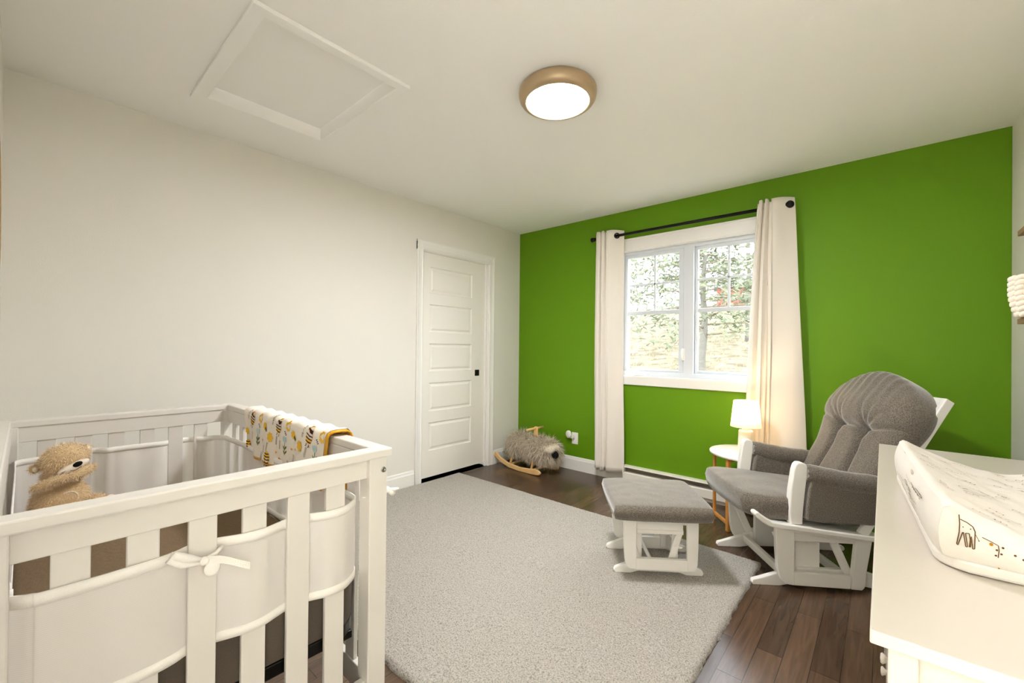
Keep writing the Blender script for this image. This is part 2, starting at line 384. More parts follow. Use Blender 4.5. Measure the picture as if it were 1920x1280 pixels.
# ================================================================== OUTSIDE
def gz(x, y): return -1.0 + .17*max(y-1, 0)*(1 if y < 40 else 40/y) + .25*noise.noise(V(x*.15, y*.15, 0)) + .06*noise.noise(V(x*.9, y*.9, 3))
b = MB(); b.grid(lambda u, v: V(-75+110*u, .6+59*v*v, gz(-75+110*u, .6+59*v*v)), 120, 90)
struct(b.build('ground', grass_m))
b = MB(); rg = random.Random(3)
for i in range(9000):
    y = 1.5+24*rg.random()**1.3; x = 1.9-(y+3.6)*(1.25*rg.random()-.02); z = gz(x, y); h = rg.uniform(.05, .16)*(1+y*.04); dx = rg.uniform(-.8, .8)*h; w = .012*(1+y*.1)
    b.poly([V(x-w, y, z-.02), V(x+w, y, z-.02), V(x+dx, y+rg.uniform(-.05, .05), z+h*.6)])
tag(b.build('dry_grass', mat('dry_straw_blades', '#857d66', .95, .05)), 'dry straw coloured grass tufts covering the slope outside the window', 'grass', kind='stuff')
def pine(x, y, h, r, zlow, n, seed, label, trunk_r=.1, dens=46):
    rg = random.Random(seed); z0 = gz(x, y)-.1
    t = thing('pine_tree', label, 'tree', (x, y, z0), 0, 'trees on the slope outside')
    b = MB(); b.tube([(0.03*math.sin(k*1.7), .03*math.cos(k), h*k/12) for k in range(13)], [trunk_r*(1-.85*k/12)*(1+.08*math.sin(k*2.3)) for k in range(13)], 10)
    b.build('trunk', trunk_m, t)
    bb = MB(); fb = MB()
    for i in range(n):
        f = (i+.5)/n; z = zlow+(h*.98-zlow)*f; a = i*2.4+rg.uniform(-.4, .4); L = r*(1-f)**.6*rg.uniform(.6, 1.1)+.15
        pts = [(L*s*math.cos(a), L*s*math.sin(a), z+L*(.18*s-.32*s*s)) for s in (0, .35, .7, 1)]
        bb.tube(pts, [trunk_r*.22, trunk_r*.14, trunk_r*.08, .004], 5)
        for k in range(dens):
            s = rg.uniform(.25, 1.02); p = V(L*s*math.cos(a), L*s*math.sin(a), z+L*(.18*s-.32*s*s))
            p += V(rg.gauss(0, .17), rg.gauss(0, .17), rg.gauss(0, .06))*(.5+L*.35)
            d = V(rg.uniform(-1, 1), rg.uniform(-1, 1), rg.uniform(-.3, .7)).normalized(); q = d.orthogonal().normalized(); q.rotate(Matrix.Rotation(rg.random()*6, 3, d))
            l = rg.uniform(.08, .17); w = l*.18
            fb.poly([p-q*w, p+q*w, p+d*l+q*w*.3, p+d*l-q*w*.3])
    bb.build('branches', twig_m, t); fb.build('needles', pine_m, t, normals=False)
    return t
pine(.1, 6.0, 5.2, 2.3, 1.75, 46, 1, 'tall pine with thick grey trunk rising behind the right window sash', .1, 110)
pine(-2.06, 11.5, 7.5, 2.6, 2.5, 46, 2, 'pine farther up the slope seen behind the window centre post', .14, 100)
pine(-6.3, 14, 6.5, 2.6, 2.0, 44, 5, 'bushy pine up the slope seen through the left window sash', .12, 100)
pine(-1.2, 16, 7.5, 2.9, .9, 46, 8, 'distant pine beside the red outbuilding on the slope', .13, 90)
pine(-9.5, 19, 9, 3.0, 1.4, 46, 12, 'farthest pine at the left of the view outside', .15, 80)
pine(-3.5, 8.2, 6.5, 2.2, 2.5, 40, 15, 'nearer pine beyond the left curtain with branches crossing the left sash', .09, 90)
t = thing('outbuilding', 'small red outbuilding with grey roof far up the slope outside', 'building', (-6.3, 36, gz(-6.3, 36)-.1), .3)
MB().box((-1.6, -1.2, 0), (1.6, 1.2, 1.7), 0).build('walls', barn_m, t)
MB().prism([(-1.45, 1.6), (0, 2.4), (1.45, 1.6), (1.45, 1.7), (0, 2.52), (-1.45, 1.7)], -1.8, 1.8, 'x', 0).build('roof', roof_m, t)
def sapling(x, y, h, seed, label):
    rg = random.Random(seed); b = MB(); z = gz(x, y)-.05
    b.tube([(x, y, z), (x+.02, y, z+h*.5), (x, y, z+h)], [.02, .012, .003], 6)
    for i in range(26):
        f = rg.uniform(.2, .95); a = rg.random()*6.3; L = h*.45*(1-f*.6)
        b.tube([(x, y, z+h*f), (x+L*.5*math.cos(a), y+L*.5*math.sin(a), z+h*f+L*.4), (x+L*math.cos(a), y+L*math.sin(a), z+h*f+L*.6)], [.006, .004, .002], 4)
    tag(b.build('bare_sapling', twig_m), label, 'sapling')
sapling(-1.55, 5.0, 1.3, 4, 'leafless young sapling on the slope seen through the left sash')

# ================================================================== CEILING THINGS
t = thing('attic_hatch', 'white square attic hatch with raised trim in the ceiling', 'hatch', (.86, -2.705, H))
b = MB()
def hp(x, y): return (x-.86, y+2.705)
X0, X1, Y0, Y1 = .408, 1.305, -3.043, -2.366
for lo, hi in (((X0, Y0), (hx0+.004, Y1)), ((hx1-.004, Y0), (X1, Y1)), ((hx0, Y0), (hx1, hy0+.004)), ((hx0, hy1-.004), (hx1, Y1))):
    a = hp(*lo); c = hp(*hi); b.box((a[0], a[1], -.018), (c[0], c[1], -.0005), .003)
for lo, hi in (((hx0, hy0), (hx0+.008, hy1)), ((hx1-.008, hy0), (hx1, hy1)), ((hx0, hy0), (hx1, hy0+.008)), ((hx0, hy1-.008), (hx1, hy1))):
    a = hp(*lo); c = hp(*hi); b.box((a[0], a[1], -.016), (c[0], c[1], .1), .001)
b.build('hatch_trim', ceil_m, t)
a = hp(hx0+.01, hy0+.01); c = hp(hx1-.01, hy1-.01)
MB().box((a[0], a[1], .05), (c[0], c[1], .065), .001).build('hatch_panel', ceil_m, t)

t = thing('ceiling_light', 'round flush ceiling light with bronze ring and glowing diffuser', 'ceiling light', (1.825, -1.888, H))
MB().lathe([(.150, -.0), (.176, -.001), (.186, -.012), (.187, -.030), (.184, -.044), (.176, -.056), (.162, -.064), (.152, -.065), (.148, -.060), (.147, -.05)], n=72).build('ring', bronze_m, t)
MB().lathe([(.0, -.063), (.08, -.063), (.135, -.061), (.1475, -.055)], n=72).build('diffuser', diff_m, t)
t = thing('ceiling_light', 'unseen fill lamp added in the hallway behind the camera', 'ceiling light', (1.8, RY-1.25, H))  # unseen lamp added in the hall to brighten the room by bounce
MB().lathe([(0, -.04), (.25, -.04), (.27, -.0)], n=40).build('diffuser', hall_fill_m, t)

# ================================================================== WALL THINGS
t = thing('curtain_rod', 'thin black curtain rod above the window', 'curtain rod', (1.74, -.09, 2.206))
MB().tube([(-.75, 0, 0), (.76, 0, 0)], .0125, 14).build('rod', black_m, t)
for s in (-1, 1):
    e = -.75 if s < 0 else .76
    M = Matrix.Translation((e, 0, 0)) @ Matrix.Rotation(s*PI/2, 4, 'Y')
    MB().lathe([(.0, -.002), (.0145, 0), (.017, .004), (.017, .018), (.019, .022), (.021, .034), (.0185, .038), (0, .038)], n=20, M=M).build('finial', black_m, t)
for x in (-.58, .6):
    b = MB(); b.box((x-.012, .06, -.03), (x+.012, .09, .03), .002); b.bar((x, .075, -.008), (x, 0, -.012), .012, .01)
    b.build('bracket', black_m, t)

def curtain(label, xt0, xt1, xb0, xb1, z0, z1, waves, seed, grom, yb=-.09, amp=.045, uf=.5):
    t = thing('curtain', label, 'curtain', (0, 0, 0), 0, None)
    def xy(u, v):
        k = v**.8
        x = (xt0+(xt1-xt0)*u)*(1-k)+(xb0+(xb1-xb0)*u)*k
        uu = u
        ph = waves(uu)
        kf = min(1, max(0, (uf-u)/.06+.5)); y = yb - .036*kf*(1-.4*v) + amp*(1-.5*kf)*(1-.15*v)*math.sin(ph) + .006*math.sin(ph*2.3+v*5+seed) + .008*v*math.sin(u*9+seed)
        x += .012*math.sin(ph*2+1)*(.3+v*.4) + .004*math.sin(v*6+u*7+seed)
        return x, min(y, -.024)
    def fn(u, v):
        x, y = xy(u, v); zt = z1+.010*math.cos(waves(u)*1.0+.4)
        return V(x, y, zt+(z0+.006*math.sin(waves(u))-zt)*v)
    b = MB(); b.grid(fn, 150, 46)
    o = b.build('cloth', curt_m, t); m = o.modifiers.new('th', 'SOLIDIFY'); m.thickness = .0025
    for g in grom:
        x, y = xy(g, .03); M = Matrix.Translation((x, yb, 2.206)) @ Matrix.Rotation(PI/2, 4, 'Y')
        x2, y2 = xy(g+.012, .03); ang = math.atan2(y2-y, x2-x)
        M = Matrix.Translation((x, yb, 2.206)) @ Matrix.Rotation(ang, 4, 'Z') @ Matrix.Rotation(PI/2, 4, 'X')
        MB().lathe([(.016, -.004), (.020, -.0055), (.026, -.003), (.026, .003), (.020, .0055), (.016, .004), (.016, -.004)], n=24, M=M).build('grommet', black_m, t)
    return t
wl = lambda u: -PI/2+PI*(u*5.2) if u < .62 else -PI/2+PI*(3.224)+PI*1.05*((u-.62)/.38)
curtain('narrow cream curtain hanging at the left side of the window', 1.012, 1.262, 1.006, 1.285, .09, 2.25, lambda u: PI*(.3+u*10.1) if u < .52 else PI*(5.55+(u-.52)*1.73), 1.0, (.78,), amp=.036, uf=.52)
curtain('cream curtain bunched at the right side of the window behind the lamp', 2.332, 2.545, 2.24, 2.63, .1, 2.25, lambda u: PI*(.5+u*11.11) if u < .45 else PI*(5.5+(u-.45)*1.22), 2.4, (.86,), amp=.042, uf=.45)

t = thing('wall_outlet', 'white wall outlet plate low on the green wall', 'outlet', (.735, 0, .31))
MB().box((-.035, -.006, -.057), (.035, -.0002, .057), .004).build('cover_plate', plate_m, t)
MB().box((-.018, -.008, -.036), (.018, -.005, -.008), .002).build('receptacle', plate_m, t)
t = thing('night_light', 'round white plug-in night light in the wall outlet', 'night light', (.705, -.006, .338))
MB().box((-.012, -.03, -.03), (.03, -.003, .008), .004).build('plug_body', plate_m, t)
M = Matrix.Translation((-.012, -.045, .012)) @ Matrix.Rotation(-.35, 4, 'Z') @ Matrix.Rotation(PI/2, 4, 'X')
MB().lathe([(0, -.012), (.03, -.012), (.036, -.008), (.038, 0), (.036, .01), (.03, .014), (0, .016)], n=32, M=M).build('disc', plate_m, t)

t = thing('baseboard_heater', 'long low white electric baseboard heater under the window', 'heater', (1.28, 0, 0))
L = 1.5
MB().prism([(-.012, .02), (-.02, .02), (-.06, .028), (-.064, .034), (-.064, .096), (-.058, .102), (-.012, .102)], 0, L, 'x', .001).build('front_cover', heat_m, t)
MB().prism([(0, .155), (-.03, .155), (-.055, .149), (-.058, .143), (-.05, .143), (-.028, .148), (-.001, .148)], 0, L, 'x', 0).build('top_lip', heat_m, t)
MB().box((.004, -.02, .03), (L-.004, -.001, .149), 0).box((.01, -.045, .100), (L-.01, -.001, .108), 0).build('grille', heatd_m, t)
MB().box((0, -.04, 0.0), (L, -.001, .02), .001).build('foot_strip', heat_m, t)
for x in (-.008, L): MB().box((x, -.066, 0.0), (x+.008, 0, .156), .001).build('end_cap', heat_m, t)

def wshelf(z, label):
    t = thing('wall_shelf', label, 'shelf', (RX, -1.085, z), 0, 'wooden shelves on the right wall')
    MB().box((-.147, -.9, 0), (0, 0, .02), .002).build('board', shelf_m, t)
    for y in (-.8, -.08): MB().prism([(0, 0), (-.1, 0), (-.1, -.008), (-.012, -.06), (0, -.06)], y-.01, y+.01, 'y', .001).build('bracket', black_m, t) if False else None
    return t
wshelf(1.632, 'brown wooden wall shelf, upper of the two on the right wall')
wshelf(1.298, 'brown wooden wall shelf below, carrying the white cord basket')
t = thing('cord_basket', 'white chunky knotted cord basket on the lower wall shelf', 'basket', (3.455, -1.18, 1.319))
b = MB()
for r in range(8):
    R = .082-.0006*(r-5)**2*(1 if r < 5 else .3); z = .011+r*.0185; n = 17
    for k in range(n):
        a = 2*PI*(k+(r % 2)*.5*0)/n; M = Matrix.Rotation(a, 4, 'Z') @ Matrix.Rotation(.45, 4, 'X')
        b.ell((R*math.cos(a), R*math.sin(a), z), (.0125, .019, .0105), M, 10)
b.build('cords', rope_m, t)
MB().lathe([(0, .002), (.06, .002), (.07, .02), (.074, .14)], n=30).build('lining', rope_m, t)
t = thing('round_mirror', 'round rattan framed mirror at the far left wall edge', 'mirror', (1.06, RY, 1.56))
Mx = Matrix.Rotation(-PI/2, 4, 'X')
b = MB(); b.lathe([(.25, .0), (.26, .012), (.285, .018), (.304, .012), (.306, 0)], n=60, M=Mx); 
b.build('frame', ratt_m, t)
MB().lathe([(0, .004), (.26, .004)], n=60, M=Mx).build('mirror_face', mirror_m, t)

# ================================================================== RUG
def rug_fn(u, v):
    x = .022+2.492*u; y = -2.672+1.795*v
    ex = min(u, 1-u)*2.5; ey = min(v, 1-v)*1.8; e = min(1, min(ex, ey)/.018)
    wob = .006*noise.noise(V(x*14, y*14, 5))+.004*noise.noise(V(x*45, y*45, 1))
    if v in (0, 1): y += wob
    if u in (1,): x += wob
    z = .004+.020*math.sqrt(e)+(.0035*noise.noise(V(x*75, y*75, 0))+.003*noise.noise(V(x*6, y*6, 9)))*e
    if u in (0, 1) or v in (0, 1): z = .0005
    return V(x, y, z)
b = MB(); b.grid(rug_fn, 620, 450)
tag(b.build('area_rug', rug_m), 'large pale grey speckled area rug on the dark wood floor', 'rug')

# ================================================================== CRIB
CX0, CX1, CY0, CY1 = .618, 1.967, -3.637, -2.895       # outer faces of the posts
t = thing('crib', 'white wooden slatted baby crib in the near left corner', 'crib', (1.29, -3.25, 0))
ox, oy = -1.29, 3.25
def cb(b, lo, hi, bev=.003): return b.box((lo[0]+ox, lo[1]+oy, lo[2]), (hi[0]+ox, hi[1]+oy, hi[2]), bev)
pw = .054
for px_ in (CX0, CX1-pw):
    for py_ in (CY0, CY1-pw): cb(MB(), (px_, py_, 0), (px_+pw, py_+pw, .882)).build('post', crib_m, t)
b = MB(); zc0, zc1 = .881, .905
cb(b, (CX1-.037, CY0-.004, zc0), (CX1+.010, CY1+.010, zc1), .004); cb(b, (CX0-.010, CY0-.004, zc0), (CX0+.042, CY1+.010, zc1), .004)
cb(b, (CX0+.04, CY1-.037, zc0+.0003), (CX1-.035, CY1+.010, zc1-.0003), .004); cb(b, (CX0+.04, CY0-.004, zc0+.0003), (CX1-.035, CY0+.037, zc1-.0003), .004)
b.build('cap_rail', crib_m, t)
ex = CX1-.027; wx = CX0+.027; ny = CY1-.027; sy = CY0+.027
for (lo, hi) in (((ex-.010, CY0+pw-.002, .826), (ex+.012, CY1-pw+.002, .882)), ((wx-.012, CY0+pw-.002, .826), (wx+.010, CY1-pw+.002, .882)),
                 ((CX0+pw-.002, ny-.010, .826), (CX1-pw+.002, ny+.010, .8815)), ((CX0+pw-.002, sy-.010, .826), (CX1-pw+.002, sy+.010, .8815))):
    cb(MB(), lo, hi, .002).build('top_rail', crib_m, t)
for (lo, hi) in (((ex-.010, CY0+pw-.002, .20), (ex+.010, CY1-pw+.002, .27)), ((wx-.010, CY0+pw-.002, .20), (wx+.010, CY1-pw+.002, .27)),
                 ((CX0+pw-.002, ny-.010, .20), (CX1-pw+.002, ny+.010, .27)), ((CX0+pw-.002, sy-.010, .20), (CX1-pw+.002, sy+.010, .27))):
    cb(MB(), lo, hi, .002).build('bottom_rail', crib_m, t)
SL = [(-3.538, -3.488), (-3.440, -3.391), (-3.345, -3.295), (-3.247, -3.198), (-3.152, -3.100), (-3.059, -3.008)]
for a, c in SL:
    cb(MB(), (ex-.006, a, .268), (ex+.006, c, .83), .0018).build('slat', crib_m, t)
    cb(MB(), (wx-.006, a, .268), (wx+.006, c, .83), .0018).build('slat', crib_m, t)
for i in range(12):
    x = CX0+pw+.048+i*.0985
    cb(MB(), (x, ny-.006, .268), (x+.05, ny+.006, .83), .0018).build('slat', crib_m, t)
    cb(MB(), (x, sy-.006, .268), (x+.05, sy+.006, .83), .0018).build('slat', crib_m, t)
for (x, y, z) in ((CX1, CY1-.012, .845), (CX1, CY0+.012, .845)):
    M = Matrix.Translation((x+ox, y+oy, z)) @ Matrix.Rotation(PI/2, 4, 'Y')
    MB().lathe([(0, .0005), (.003, .0005), (.0035, .002), (.006, .0025), (.0075, .001), (.0078, 0)], n=20, M=M).build('bolt', steel_m, t)
mx0, mx1, my0, my1 = CX0+.045, CX1-.045, CY0+.045, CY1-.045
def rrect(x0, x1, y0, y1, r, n=6):
    o = []
    for cx, cy, a0 in ((x1-r, y1-r, 0), (x0+r, y1-r, PI/2), (x0+r, y0+r, PI), (x1-r, y0+r, 1.5*PI)):
        for k in range(n+1): a = a0+PI/2*k/n; o.append((cx+r*math.cos(a), cy+r*math.sin(a)))
    return o
b = MB(); b.prism([(p[0]+ox, p[1]+oy) for p in rrect(mx0-.004, mx1+.004, my0-.004, my1+.004, .1)], .395, .428, 'z', .003)
b.box((mx0+.02+ox, my0+.02+oy, .375), (mx1-.02+ox, my0+.05+oy, .396), .002).box((mx0+.02+ox, my1-.05+oy, .375), (mx1-.02+ox, my1-.02+oy, .396), .002)
b.build('mattress_support', black_m, t)

t = thing('crib_mattress', 'crib mattress in a wrinkled taupe muslin sheet', 'mattress', (1.29, -3.25, .428))
rr = rrect(mx0+ox, mx1+ox, my0+oy, my1+oy, .09, 8)
def mwr(x, y): return .006*noise.noise(V(x*5, y*16, 1))+.003*noise.noise(V(x*30+y*20, y*26, 4))
def mfn(u, v):
    k = v
    p = rr[int(round(u*len(rr))) % len(rr)]
    return V(p[0]*k, p[1]*k, .122+mwr(p[0]*k, p[1]*k)-.012*k**14)
b = MB(); b.grid(mfn, len(rr), 30, wrap=True)
b.build('sheet_top', sheet_m, t)
b = MB(); b.grid(lambda u, v: V(*(rr[int(round(u*len(rr))) % len(rr)][i]*(1+.006*math.sin(v*PI)) for i in range(2)), .001+.111*v), len(rr), 8, wrap=True)
b.build('sheet_side', mattside_m, t)

# ---- mesh bumper liner woven between the slats
def catmull(P, n=8, closed=False):
    out = []
    for i in range(len(P)-1):
        p0, p1, p2, p3 = P[max(i-1, 0)], P[i], P[i+1], P[min(i+2, len(P)-1)]
        for k in range(n):
            s = k/n
            out.append(tuple(.5*((2*p1[j])+(-p0[j]+p2[j])*s+(2*p0[j]-5*p1[j]+4*p2[j]-p3[j])*s*s+(-p0[j]+3*p1[j]-3*p2[j]+p3[j])*s**3) for j in range(len(p1))))
    out.append(tuple(P[-1])); return out
O_, I_ = ex+.0085, ex-.0085
path = [(I_-.035, my0+.012), (I_-.02, -3.60), (I_+.004, -3.572), (ex+.003, -3.558), (O_, -3.545), (O_+.003, -3.48), (O_+.003, -3.44), (O_, -3.395), (ex+.002, -3.366), (I_, -3.343), (I_-.003, -3.32), (I_, -3.297), (ex, -3.272),
        (O_, -3.246), (O_+.003, -3.22), (O_, -3.199), (ex, -3.175), (I_, -3.150), (I_-.003, -3.125), (I_, -3.102), (ex, -3.08), (O_, -3.058), (O_+.002, -3.03), (O_-.003, -3.006), (ex-.01, -2.982), (I_-.02, -2.962), (I_-.05, my1-.010)]
for x in (1.8, 1.5, 1.2, .9, .75): path.append((x, my1-.004+.004*math.sin(x*30)))
path += [(.69, my1-.012), (wx+.014, my1-.04)]
for y, s in ((-3.0, 1), (-3.035, 1), (-3.075, -1), (-3.10, -1), (-3.13, -1), (-3.17, 1), (-3.22, 1), (-3.27, 1), (-3.32, 1), (-3.35, 1), (-3.38, -1), (-3.42, -1), (-3.46, 1), (-3.5, 1), (-3.54, 1)):
    path.append((wx+(.014 if s > 0 else -.014), y))
path += [(wx+.03, my0+.006), (.75, my0+.003)]
for x in (.9, 1.2, 1.5, 1.8): path.append((x, my0+.004))
path.append((I_-.06, my0+.008))
path = [(p[0], p[1]) for p in path]
cp = catmull(path, 8)
t = thing('crib_bumper', 'white breathable mesh liner woven through the crib slats', 'crib liner', (1.29, -3.25, 0))
def ztop(y, i): return .768+.002*math.sin(y*9)
def zbot(y, i): return .546+.002*math.sin(y*8+1)
N = len(cp)-1
def bump_fn(za, zb, off=0):
    def fn(u, v):
        i = min(N, int(round(u*N))); p = cp[i]; q = cp[min(N, i+1)]; r = cp[max(0, i-1)]
        d = V(q[0]-r[0], q[1]-r[1], 0).normalized(); nn = V(d.y, -d.x, 0)
        z = za(p[1], i)+(zb(p[1], i)-za(p[1], i))*v
        return V(p[0]+ox, p[1]+oy, z)+nn*off
    return fn
b = MB(); b.grid(bump_fn(lambda y, i: zbot(y, i)+.004, lambda y, i: ztop(y, i)-.004), N, 6); b.build('mesh_panel', mesh_m, t)
for nm, zf, h in (('top_binding', ztop, .022), ('bottom_binding', zbot, .02)):
    b = MB(); s = -1 if nm[0] == 't' else 1
    b.grid(bump_fn(lambda y, i: zf(y, i), lambda y, i: zf(y, i)+s*h), N, 2)
    o = b.build(nm, mesh_band_m, t); m = o.modifiers.new('th', 'SOLIDIFY'); m.thickness = .004; m.offset = 0
def ribbon(b, pts, w, tw=None):
    P = catmull(pts, 5)
    for i in range(len(P)-1):
        a = V(*P[i]); c = V(*P[i+1]); b.poly([a+V(0, 0, w/2), c+V(0, 0, w/2), c-V(0, 0, w/2), a-V(0, 0, w/2)])
b = MB(); X = O_+.004
def T_(y, z, x=0): return (X+x+ox, y+oy, z)
b.tube([T_(-3.375, .768, -.004), T_(-3.355, .757), T_(-3.335, .745, .006), T_(-3.318, .742, .008), T_(-3.300, .748, .004), T_(-3.285, .757, -.004)], [.006, .005, .006, .006, .004, .004], 8)
b.tube([T_(-3.325, .745, .010), T_(-3.348, .757, .014), T_(-3.372, .770, .014), T_(-3.380, .764, .012), T_(-3.360, .748, .014), T_(-3.330, .740, .012)], [.004, .008, .009, .007, .007, .004], 8)
b.ell(T_(-3.322, .742, .012), (.008, .009, .009)); b.ell(T_(-3.308, .722, .012), (.006, .015, .016))
ribbon(b, [T_(-3.318, .744, .015), T_(-3.29, .735, .018), T_(-3.262, .718, .02), T_(-3.24, .704, .02)], .016)
b.build('tie_bow', mesh_band_m, t)
b = MB()
b.tube([T_(-2.955, .772, -.012), T_(-2.93, .775, .004), T_(-2.905, .780, .006), T_(-2.892, .783, .004)], .0025, 6)
b.ell(T_(-2.888, .782, .004), (.008, .008, .009)); b.tube([T_(-2.888, .782, .004), T_(-2.876, .774, .0), T_(-2.864, .764, -.004)], [.004, .009, .010], 8); b.tube([T_(-2.888, .784, .004), T_(-2.868, .778, .006), T_(-2.852, .776, .004)], [.003, .005, .004], 6)
b.build('tie_bow', mesh_band_m, t)

# ================================================================== BLANKET
zr = zc1+.003; yi, yo = ny-.011, CY1+.013
SEG = [(yi-.002, .728), (yi-.004, .80), (yi-.008, .87), (yi-.010, zr-.004), (yi-.004, zr+.003), (ny, zr+.006), (yo, zr+.004), (yo+.006, zr-.006), (yo+.008, .80), (yo+.006, .70)]
LEN = [0]
for a, c in zip(SEG, SEG[1:]): LEN.append(LEN[-1]+math.dist(a, c))
def bl(x, w, off=0.):
    """w = arc length from the inner bottom edge"""
    w = max(0, min(LEN[-1]-1e-6, w)); k = max(i for i in range(len(LEN)) if LEN[i] <= w); k = min(k, len(SEG)-2); f = (w-LEN[k])/(LEN[k+1]-LEN[k])
    y = SEG[k][0]+(SEG[k+1][0]-SEG[k][0])*f; z = SEG[k][1]+(SEG[k+1][1]-SEG[k][1])*f
    dy, dz = SEG[k+1][0]-SEG[k][0], SEG[k+1][1]-SEG[k][1]; L = math.hypot(dy, dz); n = V(0, -dz/L, dy/L)
    hang = max(0, 1-w/.17)
    y += -.010*hang*(math.sin(x*17)*.7+.6*math.sin(x*41+1))-.006*hang
    z += .003*math.sin(x*60) if .17 < w < .27 else 0
    return V(x, y, z)+n*off
t = thing('baby_blanket', 'white bee and flower print baby blanket draped over the crib rail', 'blanket', (0, 0, 0))
def edge(x0, x1, w): return x0+(.05*(1-w/.2) if w < .2 else 0), x1-(.05*(1-w/.2) if w < .2 else 0)
def bfn(off, m, wl=0):
    def fn(u, v):
        w = wl+(LEN[-1]-wl)*v; a, c = edge(.955-m*.2, 1.715+m, w); x = a+(c-a)*u
        lift = -.045*max(0, 1-(x-.95)/.09)*max(0, 1-w/.06) if m == 0 else 0
        return bl(x, w-lift*0+(.03*max(0, 1-(x-.95)/.1)*max(0, 1-w/.1)), off)
    return fn
b = MB(); b.grid(bfn(.009, 0, .012), 110, 60)
PW = lambda z: max(.0, (z-.728)/(zr+.003-.728)*(LEN[3]+.004)) if z < zr-.004 else LEN[3]+(z-zr+.004)*1.4
def motif(pts, x, w, ang, mi, off=.0102):
    c, s = math.cos(ang), math.sin(ang); b.mi = mi
    b.poly([bl(x+1.5*(p[0]*c-p[1]*s), w+p[0]*s+p[1]*c, off) for p in pts])
def ell2(rx, ry, cx=0, cy=0, n=12, a0=0, a1=2*PI): return [(cx+rx*math.cos(a0+(a1-a0)*k/n), cy+ry*math.sin(a0+(a1-a0)*k/n)) for k in range(n+(a1-a0 < 6))]
def bee(x, z, ang, k=1):
    w = PW(z)
    motif(ell2(.015*k, .026*k), x, w, ang, 1)
    for q in (-.6, -.18, .22, .6): 
        h = .0055*k; yy = .028*k*q; r = .0155*k*math.sqrt(max(.1, 1-q*q))
        motif([(-r, yy-h*.4), (0, yy-h*.9), (r, yy-h*.4), (r, yy+h*.3), (0, yy-h*.1), (-r, yy+h*.3)], x, w, ang, 2, .0108)
    for sx in (-.006, .006): motif([(sx-.0012, -.026*k), (sx+.0012, -.026*k), (sx+.0014, -.036*k), (sx-.005, -.037*k), (sx-.0012, -.034*k)], x, w, ang, 2, .0108)
for x, z, a in ((1.07, .888, -.35), (1.34, .893, -.25), (1.599, .893, -.3), (.997, .768, .15), (1.242, .76, 0), (1.50, .757, 0)): bee(x, z, a)
for i, (x, z) in enumerate(((1.159, .900), (1.207, .878), (1.26, .842), (1.426, .902), (1.469, .880), (1.523, .850), (1.688, .90), (.99, .83), (1.326, .758), (1.60, .765))):
    w = PW(z); k = 1.25 if i in (2, 5) else 1
    motif([((.0115+.002*math.cos(a*7))*k*math.cos(a), (.0145+.002*math.cos(a*7))*k*math.sin(a)) for a in [2*PI*q/24 for q in range(24)]], x, w, 0, 5 if i == 8 else 1)
    if i in (1, 4): motif(ell2(.005, .009, .005, -.012, 8), x, w, .3, 4, .0106)
for x, z in ((1.128, .845), (1.392, .850), (1.634, .856), (1.72, .80)):
    w = PW(z)
    motif([(-.010, .014), (-.004, .010), (0, .016), (.004, .010), (.011, .014), (.011, 0), (.006, -.008), (0, -.010), (-.006, -.008), (-.011, 0)], x, w, 0, 3)
    motif([(-.001, -.010), (.001, -.010), (-.002, -.056), (-.004, -.056)], x, w, 0, 4)
    for s, q in ((1, -.028), (-1, -.03), (1, -.044), (-1, -.046)): motif([(-.002, q-.008), (s*.008, q), (s*.012, q+.010), (s*.004, q+.004)], x, w, 0, 4, .0105)
for x, z in ((1.144, .872), (1.402, .877), (1.656, .885)):
    for q in (-.006, 0, .006): motif(ell2(.004, .0018, 0, q, 8), x, PW(z), .5, 2)
for x, z in ((1.022, .90), (1.287, .905), (1.055, .818), (1.195, .783), (1.309, .835), (1.336, .822), (1.455, .79), (1.549, .90), (1.571, .835), (1.235, .80), (1.16, .75), (1.68, .76), (1.41, .76)):
    for q in range(-3, 4):
        for s in (-1, 1): motif([(0, q*.005), (s*.004, q*.005+.003), (s*.0035, q*.005+.0045), (0, q*.005+.0015)], x, PW(z), -.2, 6)
for x, z in ((1.18, .82), (1.446, .826), (1.303, .79), (1.479, .83), (1.56, .80)):
    motif([(0, -.006), (.005, 0), (.003, .004), (0, .002), (-.003, .004), (-.005, 0)], x, PW(z), 0, 5)
for x in (1.10, 1.37, 1.63, 1.48): motif(ell2(.001, .004, 0, 0, 6), x, PW(.83), .2, 3)
b.mi = 0
b.build('printed_cloth', [blank_m, pr_yel, pr_brn, pr_blu, pr_grn, pr_org, pr_ink], t, normals=False)
b = MB(); b.grid(bfn(.003, .012, 0), 110, 50)
o = b.build('plush_lining', yellow_m, t, normals=False); m = o.modifiers.new('th', 'SOLIDIFY'); m.thickness = .004; m.offset = 1

